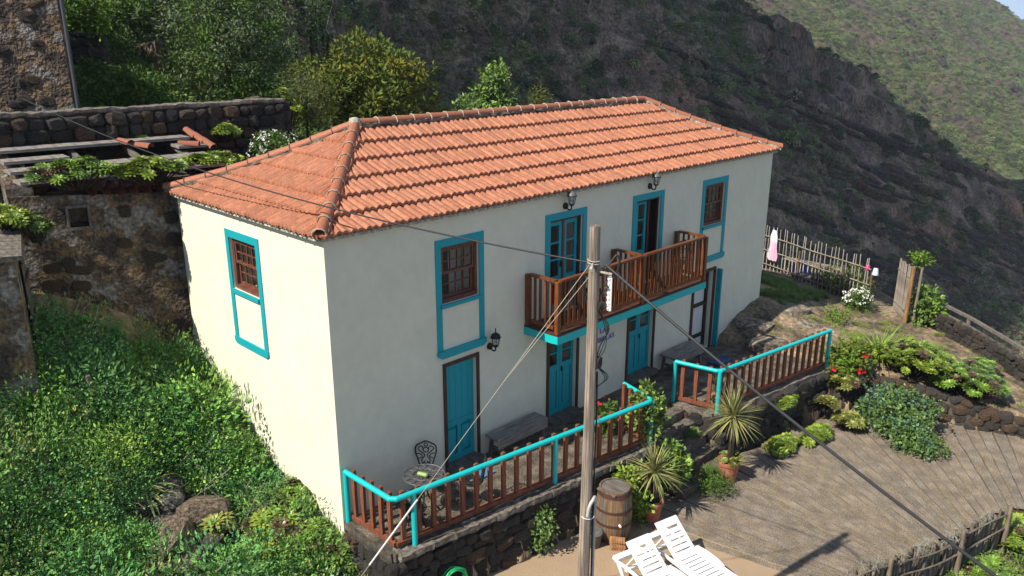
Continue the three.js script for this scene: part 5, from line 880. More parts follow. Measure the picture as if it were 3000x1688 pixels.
{
  const t = thing('ruined_shed', 'low ruined stone shed with weathered roof boards and a small dark window', 'shed');
  const A = [-2.45, -5.85], B = [0.75, -5.05];
  slabWall(A, B, 1.2, [4.72, 4.52], 0.45, M.rubble, t, [0.86, 1.16, 4.1, 4.44]);
  slabWall([B[0], B[1]], [0.9, -7.3], 1.6, [4.6, 4.8], 0.4, M.rubble, t); slabWall([-2.2, -7.3], [-2.45, -5.86], 1.6, [5.2, 4.85], 0.4, M.rubble, t); slabWall([0.9, -7.3], [-2.2, -7.3], 1.6, 5.0, 0.3, M.rubble, t);
  { const q = f => V3(lerp(A[0], B[0], f), 0, lerp(A[1], B[1], f)), l = Math.hypot(B[0] - A[0], B[1] - A[1]), fr = (s0, s1, y0, y1) => { const a = q(s0 / l), b = q(s1 / l); return bar(a.clone().setY((y0 + y1) / 2), b.clone().setY((y0 + y1) / 2), 0.14, Math.abs(y1 - y0)); };
    mesh('window_frame', fr(0.82, 1.20, 4.44, 4.49), M.greyWood, t); mesh('window_frame', fr(0.82, 1.20, 4.05, 4.10), M.greyWood, t); mesh('window_frame', fr(0.82, 0.86, 4.10, 4.44), M.greyWood, t); mesh('window_frame', fr(1.16, 1.20, 4.10, 4.44), M.greyWood, t); }
  const yd = z => 5.04 + (-5.6 - z) * 0.2, brd = (x0, x1, z0, z1, dy = 0) => { const g = bar(V3(x0, yd(z0) + dy, z0), V3(x1, yd(z1) + dy, z1), 0.5, 0.05); mesh('roof_board', rough(g, 0.02, 2.5), M.greyBoard, t); };
  brd(-2.3, 1.2, -7.08, -7.0, 0.02); brd(-2.35, 1.15, -6.0, -5.86, 0); brd(-2.3, -1.25, -6.54, -6.49, 0.0); brd(0.75, 1.3, -6.5, -6.45, 0.01); brd(-2.35, 1.1, -5.5, -5.36, -0.02);
  for (const x of [-2.2, -1.1, -0.1, 0.8]) mesh('rafter', bar(V3(x, yd(-5.6) - 0.09, -5.6), V3(x + 0.1, yd(-7.2) - 0.09, -7.2), 0.09, 0.1), M.greyWood, t);
  const r = RNG(23), halfTile = (p, rot, tilt) => { const g = new THREE.CylinderGeometry(0.075, 0.09, 0.4, 10, 1, true, 0, Math.PI); g.rotateZ(Math.PI / 2); g.rotateX(0); const h = new THREE.CylinderGeometry(0.07, 0.09, 0.4, 10, 1, true, -Math.PI / 2, Math.PI); h.rotateX(Math.PI / 2); h.rotateX(tilt); h.rotateY(rot); h.translate(p.x, p.y, p.z); mesh('old_tile', h, M.oldTile, t); };
  for (let i = 0; i < 3; i++) halfTile(V3(1.3 + i * 0.04, yd(-6.9 + i * 0.28) + 0.10 - 0.03 * i, -6.95 + i * 0.3), 0.1, 0.35 + Math.PI);
  for (const [x, z, a] of [[-0.1, -6.75, 0.2], [0.1, -6.45, 0.5], [0.95, -6.3, 0.9]]) halfTile(V3(x, yd(z) + 0.08, z), a, Math.PI + 0.1);
  for (let i = 0; i < 18; i++) { const f = i / 18, x = lerp(-1.2, 0.72, f), z = lerp(-5.5, -5.0, f) ; halfTile(V3(x, 4.66 + 0.1 * (1 - f) + (r() - 0.5) * 0.03, z - 0.08), 0.05 * (r() - 0.5) - 0.2, (r() - 0.5) * 0.1 + (i % 2 ? Math.PI : 0) + 0.22); }
  for (let i = 0; i < 16; i++) { const s = mesh('stone', STONES[i % 9], M.stones[[2, 3, 4][r() * 3 | 0]], t), f = r(); s.position.set(lerp(-2.3, 0.5, f), 1.9 + r() * 2.4, lerp(A[1], B[1], (f * 2.8 + 0.15) / 3.2) + 0.0); s.scale.set(0.2 + r() * 0.25, 0.14 + r() * 0.14, 0.1); s.rotation.set(0, -0.24, (r() - 0.5) * 0.5); if (s.position.y > 3.95 && Math.abs(s.position.x + 1.45) < 0.35) s.position.y = 3.2; }
}
{ // outhouse on the other side of the alley
  const t = thing('outhouse', 'brown earthen wall with a leaning grey board door opposite the house', 'outhouse');
  slabWall([-2.9, -4.1], [-2.45, -5.75], 0.0, [4.05, 4.25], 0.45, M.rubble, t); slabWall([-7, -4.6], [-2.9, -4.1], -0.5, 4.05, 0.45, M.rubble, t); slabWall([-2.7, -5.7], [-7, -5.9], 0, 4.2, 0.4, M.rubble, t);
  mesh('wall_cap', rough(bar(V3(-3.0, 4.08, -4.1), V3(-2.6, 4.28, -5.8), 0.5, 0.1), 0.08, 3), M.mortar, t);
  const d = V3(-0.45, 0, 1.65).normalize(), n = V3(0.965, 0, 0.263), o = V3(-2.5, 0, -5.55).addScaledVector(n, 0.06);
  for (let i = 0; i < 4; i++) { const p = o.clone().addScaledVector(d, 0.1 + i * 0.17); mesh('door_board', bar(p.clone().setY(2.4), p.clone().addScaledVector(n, -0.02).addScaledVector(d, -0.06).setY(3.9 - i * 0.05), 0.03, 0.155, d), M.greyWood, t); }
  for (const y of [2.8, 3.5]) mesh('door_batten', bar(o.clone().addScaledVector(n, 0.03).setY(y), o.clone().addScaledVector(d, 0.7).addScaledVector(n, 0.03).setY(y), 0.03, 0.08), M.greyWood, t);
}
{ // garden wall uphill
  const t = thing('stone_wall', 'long wall of dark rounded field stones with a pale mortar top, uphill', 'wall'), pts = [[-4.2, -7.6], [3.72, -7.6], [3.95, -9.4]];
  core(t, pts, 5.9, 4.2, 0.34, M.darkMortar); stoneRun(t, [[-4.2, -7.42], [3.8, -7.42]], 5.88, 4.5, { seed: 44, size: 0.28, deep: 0.26, pal: [0, 1, 4, 5, 0, 2, 3], jut: 1.6 }); stoneRun(t, [[3.86, -7.5], [4.05, -9.4]], 5.88, 4.4, { seed: 45, size: 0.32, deep: 0.26, out: 1 });
  const cop = []; for (let i = 0; i < 30; i++) { const q = new THREE.BoxGeometry(0.275, 0.07, 0.40, 3, 2, 4); q.translate(-4.2 + 0.135 + i * 0.265, 5.93 + 0.012 * Math.sin(i), -7.58); cop.push(rough(q, 0.04, 5)); } mesh('mortar_top', uvm(cat(cop)), M.mortar, t);
}
{ // terrace wall, steps and a stone trough in the shaded garden behind
  const t = thing('stone_wall', 'dark terrace wall in the shade beside the garden steps', 'wall'); core(t, [[0.4, -15.2], [2.6, -14.8]], 7.4, 5.0, 0.3, M.darkMortar); stoneRun(t, [[0.4, -15.03], [2.6, -14.63]], 7.4, 5.2, { seed: 47, size: 0.36, deep: 0.24, pal: [0, 1, 4, 5] });
  const s = thing('stone_steps', 'steep stone steps climbing through the shaded garden behind the wall', 'steps', [3.3, 5.4, -13.4]); for (let i = 0; i < 8; i++) { const g = rough(new THREE.BoxGeometry(0.95, 0.2, 0.4, 6, 2, 3), 0.07, 4, i * 3); g.translate(-0.03 * i, 0.08 + i * 0.19, -i * 0.3); mesh('step', uvm(g), M.stones[2], s); } mesh('side_wall', uvm(rough(new THREE.BoxGeometry(0.35, 1.9, 1.4, 4, 8, 6), 0.12, 2.3).translate(0.68, 0.8, -1.75)), M.rubble, s);
  const q = thing('stone_trough', 'grey stone trough standing in the shade behind the garden wall', 'trough', [4.1, 5.3, -12.9], 0.35); const S = M.stones[4]; mesh('base', bx(0.95, 0.16, 0.4, 0, 0.08, 0), S, q); for (const z of [-0.17, 0.17]) mesh('side', bx(0.95, 0.36, 0.08, 0, 0.34, z, 0.02), S, q); for (const x of [-0.435, 0.435]) mesh('end', bx(0.08, 0.34, 0.26, x, 0.33, 0), S, q);
}
// ---------------------------------------------------------------- trees and plants
function onG(u, v, up = 0) { const d = ray(u, v); for (let t = 6; t < 40; t += 0.04) { const p = CAM.clone().addScaledVector(d, t); if (p.y < ground(p.x, p.z) + up) { p.y = ground(p.x, p.z); return p; } } return onY(u, v, 0); }
const GREEN = Object.fromEntries(Object.entries({ mid: [0.060, 0.105, 0.022], deep: [0.030, 0.062, 0.018], olive: [0.085, 0.098, 0.022], yellow: [0.150, 0.150, 0.022], fresh: [0.100, 0.170, 0.022], lime: [0.175, 0.235, 0.028], grey: [0.085, 0.110, 0.055], blue: [0.045, 0.095, 0.050] }).map(([k, c]) => [k, c.map(x => x * (k === 'lime' ? 1.2 : 1.55))]));
M.leafT = leafMat(0.55, 0.22); M.succ = mat(1, 1, 1, 0.42, { vertexColors: true });
// crown: clumps of leaves spread through an uneven volume; each clump hangs on a twig
function crown(s, tw, o) {
  const r = RNG(o.seed), C = [];
  for (let i = 0; i < o.clumps; i++) {
    const d = rdir(r, 0.12), f = Math.pow(r(), 0.42), lump = 1 + 0.34 * N3(d.x * 1.7 + o.seed * 3.1, d.y * 1.7, d.z * 1.7);
    const c = V3(d.x * o.w * f * lump, d.y * o.h * f * lump, d.z * o.w * f * lump).add(o.c); C.push([c, d]);
    if (tw && i % 3 === 0) tw.push(rod(o.c.clone().lerp(c, 0.25).add(V3(0, -o.h * 0.25, 0)), c, 0.018 * o.tk, 0.006 * o.tk, 4));
    const R = o.cl * (0.65 + r() * 0.7), tone = vary(r() < (o.mix || 0) ? o.col2 : o.col, r, 0.2);
    for (let k = 0; k < o.leaves; k++) { const q = rdir(r, 0.25), b = c.clone().addScaledVector(q, R * Math.cbrt(r())), dir = q.clone().add(rdir(r).multiplyScalar(0.8)).add(V3(0, o.droop || 0, 0)).normalize(); const l = o.leaf * (0.7 + r() * 0.6); s.leaf(b, dir, perp(dir, r), l, l * (o.asp || 0.45), vary(tone, r, 0.22)); }
  }
  return C;
}
function tree(name, label, base, o) {
  const t = thing(name, label, o.cat || 'tree', [base.x, base.y, base.z], 0, o.group), tw = [], s = soup();
  const top = o.c = V3(o.lean || 0, o.H - o.h * 0.95, o.leanz || 0); o.tk = o.tk || 1;
  const r = RNG(o.seed + 500), tr = [];
  for (let k = 0; k < (o.stems || 1); k++) { const a = r() * 6.28, sp = o.stems > 1 ? o.w * 0.4 : 0; tr.push(taperTube([V3(Math.cos(a) * 0.05 * k, -0.3, Math.sin(a) * 0.05 * k), V3(Math.cos(a) * sp * 0.4 + (r() - 0.5) * 0.15, top.y * 0.4, Math.sin(a) * sp * 0.4), V3(top.x + Math.cos(a) * sp, top.y + o.h * 0.1, top.z + Math.sin(a) * sp)], [0.10 * o.tk, 0.07 * o.tk, 0.03 * o.tk], 7, 10)); }
  mesh('trunk', cat(tr), M.bark, t);
  crown(s, tw, o); if (tw.length) mesh('branches', cat(tw), o.bark || M.bark, t);
  mesh('crown', s.geo(), o.mat || M.leafT, t); return t;
}
// behind the roof
tree('yellow_green_tree', 'broad loquat-like tree with yellowish green leaves behind the roof', V3(7.0, 3.45, -8.7), { seed: 11, H: 3.7, h: 1.32, w: 1.95, clumps: 270, leaves: 42, cl: 0.24, leaf: 0.15, asp: 0.4, col: [0.105, 0.145, 0.03], col2: [0.19, 0.19, 0.035], mix: 0.25, tk: 1.1, leanz: -0.2 });
tree('citrus_tree', 'small glossy green citrus tree behind the roof ridge', V3(11.2, 3.1, -8.2), { seed: 12, H: 3.45, h: 0.85, w: 0.55, clumps: 60, leaves: 34, cl: 0.2, leaf: 0.14, asp: 0.5, col: GREEN.mid, col2: GREEN.fresh, mix: 0.35, tk: 0.7, mat: M.gloss });
tree('citrus_tree', 'low spreading glossy bush just behind the roof ridge', V3(10.2, 3.1, -7.6), { seed: 13, H: 2.5, h: 0.6, w: 1.3, clumps: 80, leaves: 34, cl: 0.2, leaf: 0.13, asp: 0.5, col: GREEN.mid, col2: GREEN.fresh, mix: 0.3, tk: 0.6, cat: 'bush', mat: M.gloss });
tree('feathery_shrub', 'thin feathery shrub sticking up behind the middle of the roof ridge', V3(14.2, 2.2, -9.5), { seed: 14, H: 3.7, h: 0.9, w: 0.35, clumps: 26, leaves: 30, cl: 0.2, leaf: 0.12, asp: 0.2, col: GREEN.olive, tk: 0.4, cat: 'shrub', lean: 0.3 });
tree('fine_leaved_shrub', 'pale fine-leaved shrub with bare twigs at the end of the garden wall', V3(4.9, 4.5, -8.4), { seed: 15, H: 2.0, h: 0.8, w: 0.8, clumps: 110, leaves: 36, cl: 0.22, leaf: 0.11, asp: 0.16, col: GREEN.grey, col2: GREEN.olive, mix: 0.5, tk: 0.5, cat: 'shrub' });
// uphill garden
tree('dense_tree', 'dense round-crowned green tree beside the garden steps', V3(5.2, 5.2, -12.8), { seed: 21, H: 3.6, h: 1.7, w: 1.9, clumps: 260, leaves: 44, cl: 0.26, leaf: 0.12, asp: 0.42, col: GREEN.mid, col2: GREEN.grey, mix: 0.45, tk: 1.1 });
tree('dense_tree', 'tall grey-green tree rising behind the round-crowned tree', V3(6.4, 5.2, -14.6), { seed: 22, H: 4.9, h: 2.0, w: 1.9, clumps: 220, leaves: 44, cl: 0.28, leaf: 0.13, asp: 0.42, col: GREEN.grey, col2: GREEN.mid, mix: 0.4, tk: 1.2 });
tree('dark_tree', 'dark sparse tree with pale bare branches at the edge of the ravine', V3(8.6, 4.2, -13.6), { seed: 23, H: 4.6, h: 1.7, w: 0.95, clumps: 60, leaves: 30, cl: 0.26, leaf: 0.11, asp: 0.4, col: GREEN.deep, tk: 1.3, stems: 3, bark: M.stick });
tree('garden_shrub', 'bright leafy shrub on top of the dark terrace wall', V3(2.0, 6.6, -15.6), { seed: 24, H: 2.0, h: 0.9, w: 1.2, clumps: 110, leaves: 40, cl: 0.26, leaf: 0.14, asp: 0.5, col: GREEN.mid, col2: GREEN.fresh, mix: 0.4, cat: 'shrub', tk: 0.6 });
tree('garden_shrub', 'large leafy shrub above the top of the garden steps', V3(4.3, 6.6, -17.4), { seed: 25, H: 2.6, h: 1.3, w: 1.8, clumps: 150, leaves: 40, cl: 0.28, leaf: 0.15, asp: 0.45, col: GREEN.mid, col2: GREEN.grey, mix: 0.4, cat: 'shrub', tk: 0.6 });
tree('cypress', 'narrow upright conifer close beside the tall stone building', V3(0.75, 5.8, -13.6), { seed: 26, H: 4.2, h: 2.0, w: 0.5, clumps: 120, leaves: 40, cl: 0.2, leaf: 0.10, asp: 0.2, col: GREEN.blue, tk: 0.8, droop: 0.5 });
tree('shade_bush', 'low bush in deep shade between the building and the steps', V3(1.9, 5.35, -11.6), { seed: 27, H: 1.1, h: 0.6, w: 1.0, clumps: 90, leaves: 36, cl: 0.24, leaf: 0.13, asp: 0.4, col: GREEN.mid, cat: 'bush', tk: 0.4 });
tree('shade_bush', 'low shaded bush at the foot of the round-crowned tree', V3(5.4, 5.1, -11.5), { seed: 28, H: 1.3, h: 0.7, w: 1.1, clumps: 90, leaves: 36, cl: 0.24, leaf: 0.12, asp: 0.4, col: GREEN.deep, col2: GREEN.mid, mix: 0.4, cat: 'bush', tk: 0.4 });
tree('garden_shrub', 'hillside shrub rising behind the tall grey-green tree', V3(8.5, 5.0, -18.5), { seed: 29, H: 3.4, h: 1.6, w: 2.2, clumps: 160, leaves: 40, cl: 0.32, leaf: 0.15, asp: 0.42, col: GREEN.grey, col2: GREEN.mid, mix: 0.4, cat: 'shrub', tk: 0.8 });
tree('garden_shrub', 'wide shrub uphill between the conifer and the steps', V3(2.4, 7.2, -19.0), { seed: 30, H: 3.2, h: 1.6, w: 2.0, clumps: 160, leaves: 40, cl: 0.32, leaf: 0.15, asp: 0.42, col: GREEN.mid, col2: GREEN.grey, mix: 0.4, cat: 'shrub', tk: 0.8 });
// ---- flowering bushes
function flowerBush(label, base, o, fl) { const t = tree('flower_bush', label, base, { cat: 'bush', tk: 0.3, ...o }), r = RNG(o.seed + 9), s = soup(); for (let i = 0; i < fl.n; i++) { const d = rdir(r, 0.5), lump = 1 + 0.3 * N3(d.x * 1.7 + o.seed * 3.1, d.y * 1.7, d.z * 1.7), b = V3(d.x * o.w, Math.abs(d.y) * o.h * 1.02, d.z * o.w).multiplyScalar(lump * (0.94 + r() * 0.16)).add(V3(0, o.H - o.h * 0.95, 0)), n = d.clone(), pz = fl.petals || 6; for (let k = 0; k < pz; k++) { const u = perp(n, r), q = u.clone().applyAxisAngle(n, 0).add(n.clone().multiplyScalar(0.35)).normalize(); s.leaf(b, q, perp(q, r), fl.size, fl.size * 0.6, vary(fl.col, r, 0.1)); } } mesh('blossom', s.geo(), M.leaf, t); return t; }
flowerBush('white daisy bush showing over the side of the roof', V3(3.0, 4.35, -6.6), { seed: 41, H: 0.95, h: 0.5, w: 0.62, clumps: 70, leaves: 30, cl: 0.16, leaf: 0.08, col: GREEN.mid }, { n: 130, size: 0.045, col: [0.75, 0.75, 0.72] });
flowerBush('white daisy bush at the end of the picket fence', V3(16.45, -0.16, 1.28), { seed: 42, H: 0.62, h: 0.34, w: 0.36, clumps: 60, leaves: 30, cl: 0.14, leaf: 0.07, col: GREEN.mid }, { n: 60, size: 0.06, col: [0.78, 0.78, 0.75] });
flowerBush('red geranium bush behind the end of the short railing', V3(11.75, -0.35, 3.0), { seed: 43, H: 0.85, h: 0.45, w: 0.5, clumps: 60, leaves: 26, cl: 0.16, leaf: 0.09, asp: 0.8, col: GREEN.fresh, col2: GREEN.olive, mix: 0.4 }, { n: 9, size: 0.07, petals: 22, col: [0.55, 0.008, 0.012] });
flowerBush('red flowering pot plant by the house wall, behind the long railing', V3(5.25, 0.0, 1.0), { seed: 44, H: 0.62, h: 0.3, w: 0.3, clumps: 30, leaves: 24, cl: 0.13, leaf: 0.08, asp: 0.8, col: GREEN.mid }, { n: 4, size: 0.06, petals: 20, col: [0.5, 0.012, 0.03] });
flowerBush('low magenta-flowered plant among the rocks by the path', V3(14.3, 0.12, 1.6), { seed: 45, H: 0.3, h: 0.16, w: 0.4, clumps: 40, leaves: 20, cl: 0.12, leaf: 0.06, col: GREEN.fresh }, { n: 40, size: 0.03, col: [0.35, 0.02, 0.2] });
// ---- succulent rosettes
function rosetteGeo(seed, col) { const r = RNG(seed), s = soup(); for (const [n, el, len, k] of [[11, 0.05, 1.0, 0.85], [10, 0.35, 0.92, 1.0], [8, 0.7, 0.72, 1.1], [6, 1.05, 0.45, 1.15]]) for (let i = 0; i < n; i++) { const a = (i + (el * 3)) / n * 6.283 + (r() - 0.5) * 0.2, e = el + (r() - 0.5) * 0.15, d = V3(Math.cos(a) * Math.cos(e), Math.sin(e), Math.sin(a) * Math.cos(e)), side = V3(-Math.sin(a), 0, Math.cos(a)); s.paddle(V3(d.x * 0.06, 0, d.z * 0.06), d, side, len * (0.9 + r() * 0.2), 0.34 * len, vary([col[0] * k, col[1] * k, col[2] * k], r, 0.13)); } return s.geo(); }
const ROS = { lime: [rosetteGeo(1, GREEN.lime), rosetteGeo(2, [0.14, 0.21, 0.025])], fresh: [rosetteGeo(3, GREEN.fresh), rosetteGeo(4, [0.09, 0.15, 0.03])], pale: [rosetteGeo(5, [0.24, 0.26, 0.06]), rosetteGeo(6, [0.2, 0.22, 0.05])], red: [rosetteGeo(7, [0.12, 0.07, 0.045])] };
function aeonium(label, base, o) { // a branching clump; each rosette on its own stem
  const t = thing('aeonium', label, 'succulent', [base.x, base.y, base.z], 0, o.group), r = RNG(o.seed), st = [];
  for (let i = 0; i < o.n; i++) { const f = Math.sqrt((i + 0.5) / o.n), a = i * 2.39996 + r() * 0.4, p = V3(Math.cos(a) * f * o.w, (o.h || 0.25) * (1 - 0.55 * f * f) * (0.8 + r() * 0.4), Math.sin(a) * f * (o.d || o.w)); const g = ROS[r() < 0.08 ? 'red' : o.kind || 'lime']; const m = mesh('rosette', g[r() * g.length | 0], M.succ, t); if (o.fall) p.y -= o.fall * (f * Math.sin(a) + 0); m.position.copy(p); const sz = o.s * (0.7 + r() * 0.55); m.scale.set(sz, sz, sz); m.rotation.set(Math.sin(a) * f * 0.55, r() * 6, -Math.cos(a) * f * 0.55); st.push(rod(V3(p.x * 0.35, -0.1, p.z * 0.35), p, 0.014, 0.011, 5)); }
  mesh('stems', cat(st), M.bark, t); return t;
}
// on the ruined shed
aeonium('large green and reddish rosette clump over the shed window', V3(-1.5, 4.92, -5.32), { seed: 1, n: 64, w: 0.75, d: 0.32, h: 0.34, s: 0.14, kind: 'fresh' });
aeonium('bright green rosette clump on the shed edge below the loose tiles', V3(-0.25, 4.88, -5.18), { seed: 2, n: 54, w: 0.65, d: 0.28, h: 0.3, s: 0.13, kind: 'lime' });
aeonium('yellow-green rosette clump on the shed where it meets the house roof', V3(0.95, 4.88, -5.4), { seed: 3, n: 50, w: 0.65, d: 0.28, h: 0.28, s: 0.13, kind: 'lime' });
aeonium('yellow-green rosette clump on top of the earthen outhouse wall', V3(-2.6, 4.3, -5.5), { seed: 4, n: 40, w: 0.3, d: 0.4, h: 0.28, s: 0.13, kind: 'lime' });
aeonium('single leafy rosette plant growing out of the field-stone wall', V3(2.15, 5.22, -7.25), { seed: 5, n: 22, w: 0.26, h: 0.26, s: 0.14, kind: 'lime' });
aeonium('bright rosette plant at the corner of the field-stone wall', V3(4.3, 5.3, -8.3), { seed: 6, n: 30, w: 0.4, h: 0.7, s: 0.14, kind: 'lime' });
aeonium('hanging green rosette plant in the corner between shed and outhouse', V3(-2.25, 4.1, -5.3), { seed: 7, n: 22, w: 0.22, h: 0.3, s: 0.11, kind: 'fresh' });
aeonium('tiny yellow rosette on the field-stone wall above the roof boards', V3(0.4, 5.32, -7.28), { seed: 8, n: 5, w: 0.1, h: 0.06, s: 0.1, kind: 'lime' });
// bank to the right of the railing
aeonium('huge mound of bright green rosettes above the sloping stone wall', V3(13.05, -0.15, 4.05), { seed: 11, n: 110, w: 0.85, d: 0.8, h: 0.62, s: 0.14, kind: 'lime' });
aeonium('second mound of green rosettes further down the stone wall', V3(13.3, -0.45, 5.1), { seed: 12, n: 100, w: 0.72, d: 0.85, h: 0.6, s: 0.14, kind: 'fresh' });
aeonium('yellow-green rosettes beside the strap-leaved plant', V3(12.9, 0.0, 3.5), { seed: 13, n: 46, w: 0.5, h: 0.35, s: 0.12, kind: 'lime' });
aeonium('pale rosette clump on the bank below the railing end', V3(11.35, -0.3, 3.15), { seed: 14, n: 24, w: 0.32, h: 0.3, s: 0.13, kind: 'pale' });
aeonium('single pale rosette clump at mid height under the short railing', V3(10.7, -0.62, 3.05), { seed: 15, n: 16, w: 0.22, h: 0.2, s: 0.15, kind: 'pale' });
aeonium('yellow-green rosettes on the wall under the middle of the short railing', V3(9.6, -0.35, 2.62), { seed: 16, n: 26, w: 0.35, d: 0.15, h: 0.2, s: 0.12, kind: 'lime' });
aeonium('low yellow-green rosettes at the foot of the succulent bank', V3(8.9, PATIO, 2.95), { seed: 17, n: 34, w: 0.45, d: 0.25, h: 0.25, s: 0.12, kind: 'lime' });
aeonium('bright rosettes where the succulent bank meets the patio', V3(9.85, PATIO, 3.25), { seed: 18, n: 34, w: 0.5, d: 0.22, h: 0.25, s: 0.13, kind: 'lime' });
aeonium('pinkish pale rosettes next to the patio shrub', V3(10.75, PATIO + 0.1, 3.55), { seed: 19, n: 22, w: 0.3, h: 0.3, s: 0.12, kind: 'pale' });
aeonium('green rosettes beside the single step post of the short railing', V3(7.1, -0.55, 1.75), { seed: 20, n: 20, w: 0.25, h: 0.25, s: 0.13, kind: 'fresh' });
aeonium('rosette plant below the stick fence', V3(9.2, PATIO - 0.4, 7.35), { seed: 21, n: 50, w: 0.55, d: 0.45, h: 0.5, s: 0.14, kind: 'lime' });
aeonium('dark green rosettes at the low end of the stick fence', V3(8.0, PATIO - 0.5, 7.1), { seed: 22, n: 40, w: 0.5, h: 0.3, s: 0.13, kind: 'fresh' });
aeonium('little rosettes growing beside the gate parapet', V3(14.9, -0.4, 5.0), { seed: 23, n: 24, w: 0.4, h: 0.2, s: 0.12, kind: 'fresh' });
// weeds slope beside the house: named rosette clumps near the corner of the terrace
for (const [u, v, y, n, w, s, k, lab] of [[880, 1470, -0.25, 40, 0.42, 0.15, 'fresh', 'lush rosette clump against the sunny side wall near its front corner'], [800, 1560, -0.45, 34, 0.4, 0.16, 'lime', 'bright rosette clump below the one against the side wall'], [930, 1600, -0.75, 34, 0.36, 0.16, 'fresh', 'dense rosette clump next to the corner of the retaining wall'], [770, 1650, -0.75, 26, 0.36, 0.17, 'lime', 'large pale green rosettes lowest on the weedy slope'], [1000, 1650, -1.1, 26, 0.3, 0.13, 'fresh', 'rosettes in the shade at the foot of the retaining wall corner'], [640, 1570, -0.35, 10, 0.2, 0.2, 'pale', 'single wide pale rosette plant among the boulders']]) aeonium(lab, onG(u, v, 0.15).add(V3(0, 0.12, 0)), { seed: 60 + n + u, n, w, h: 0.32, s, kind: k });
// ---- strap-leaved plants, grasses
function blades(s, o) { const r = RNG(o.seed); for (let i = 0; i < o.n; i++) { const a = r() * 6.283, e = o.e0 + r() * (o.e1 - o.e0), L = o.len * (0.7 + r() * 0.45), w = o.wid * (0.8 + r() * 0.4), side = V3(-Math.sin(a), 0, Math.cos(a)), col = vary(r() < (o.mix || 0) ? o.col2 : o.col, r, 0.2); let p = V3(Math.cos(a) * o.r0 * r(), (o.y || 0) + (o.yv || 0) * (r() - 0.5), Math.sin(a) * o.r0 * r()), el = e; const N = o.seg || 3; let pl = p.clone().addScaledVector(side, w / 2), pr = p.clone().addScaledVector(side, -w / 2);
    for (let k = 1; k <= N; k++) { p = p.clone().add(V3(Math.cos(a) * Math.cos(el), Math.sin(el), Math.sin(a) * Math.cos(el)).multiplyScalar(L / N)); el -= (o.bend || 0.35) * (0.6 + r() * 0.8); const ww = w * (1 - k / N) * (k < N ? 1.25 : 1) / 2, ql = p.clone().addScaledVector(side, ww), qr = p.clone().addScaledVector(side, -ww); s.p.push(pl.x, pl.y, pl.z, ql.x, ql.y, ql.z, pr.x, pr.y, pr.z); for (let j = 0; j < 3; j++) s.c.push(...col); if (k < N) { s.p.push(pr.x, pr.y, pr.z, ql.x, ql.y, ql.z, qr.x, qr.y, qr.z); for (let j = 0; j < 3; j++) s.c.push(...col); } pl = ql; pr = qr; } } return s; }
{ const p = onY(2570, 1045, 0.0), t = thing('strap_leaf_plant', 'tall strap-leaved plant between the rocks and the rosette mound', 'plant', [p.x, p.y, p.z]); mesh('leaves', blades(soup(), { seed: 5, n: 130, len: 1.0, wid: 0.035, e0: 0.5, e1: 1.5, r0: 0.25, bend: 0.3, col: GREEN.fresh, col2: GREEN.lime, mix: 0.4, seg: 4 }).geo(), M.leaf, t); }
{ const p = onY(2480, 1040, 0.05), t = thing('strap_leaf_plant', 'feathery bright green grass clump just behind the railing end', 'plant', [p.x, p.y, p.z]); mesh('leaves', blades(soup(), { seed: 6, n: 260, len: 0.5, wid: 0.012, e0: 0.3, e1: 1.5, r0: 0.35, bend: 0.35, col: GREEN.fresh, col2: GREEN.lime, mix: 0.4 }).geo(), M.leaf, t); }
function yucca(label, x, z, o) {
  const t = thing('potted_yucca', label, 'potted plant', [x, PATIO + 0.006, z]);
  const H = 0.46, k = o.k; mesh('pot', new THREE.LatheGeometry([[0, 0.0], [0.135, 0], [0.15, 0.02], [0.20, H - 0.1], [0.215, H - 0.095], [0.23, H], [0.21, H + 0.005], [0.195, H - 0.05], [0, H - 0.05]].map(q => new THREE.Vector2(q[0] * k, q[1] * k)), 28), M.pot, t); mesh('soil', new THREE.CircleGeometry(0.19 * k, 20).rotateX(-Math.PI / 2).translate(0, (H - 0.04) * k, 0), M.soil, t);
  const y = o.cy; mesh('trunk', taperTube([V3(0, H * k - 0.1, 0), V3(0.02, (H * k + y) / 2, 0.01), V3(0, y - 0.05, 0)], [0.06, 0.055, 0.05], 8, 8), M.bark, t);
  mesh('crown', blades(soup(), { seed: o.seed, n: o.n, len: o.len, wid: 0.034, e0: -0.75, e1: 1.5, r0: 0.05, y, yv: 0.12, bend: 0.11, col: [0.15, 0.165, 0.055], col2: [0.27, 0.255, 0.085], mix: 0.5, seg: 4 }).geo(), M.leaf, t);
  mesh('dead_leaves', blades(soup(), { seed: o.seed + 1, n: 60, len: o.len * 0.6, wid: 0.03, e0: -1.5, e1: -0.9, r0: 0.05, y: y - 0.08, yv: 0.1, bend: 0.1, col: [0.2, 0.14, 0.08], col2: [0.13, 0.09, 0.06], mix: 0.4 }).geo(), M.leaf, t);
  const r = RNG(o.seed + 3); for (let i = 0; i < o.ros; i++) { const a = o.a0 + r() * o.aw, f = 0.1 + r() * 0.16, m = mesh('rosette', ROS[o.kind][r() * 2 | 0], M.succ, t); m.position.set(Math.cos(a) * f, H * k + 0.03 + r() * 0.08 - (f > 0.2 ? 0.06 : 0), Math.sin(a) * f); m.scale.setScalar(0.07 + r() * 0.03); m.rotation.set(r() - 0.5, r() * 6, r() - 0.5); }
  if (o.trail) { const s = soup(), rr = RNG(o.seed + 7); for (let i = 0; i < 800; i++) { const a = 3.0 + rr() * 1.7, y0 = H * k - 0.42 * rr() + 0.28 * rr() * rr(), R = 0.2 + rr() * 0.17, d = rdir(rr, 0.2); s.leaf(V3(Math.cos(a) * R, y0, Math.sin(a) * R), d, perp(d, rr), 0.05, 0.035, vary(GREEN.fresh, rr, 0.25)); } mesh('trailing_plant', s.geo(), M.leaf, t); }
}
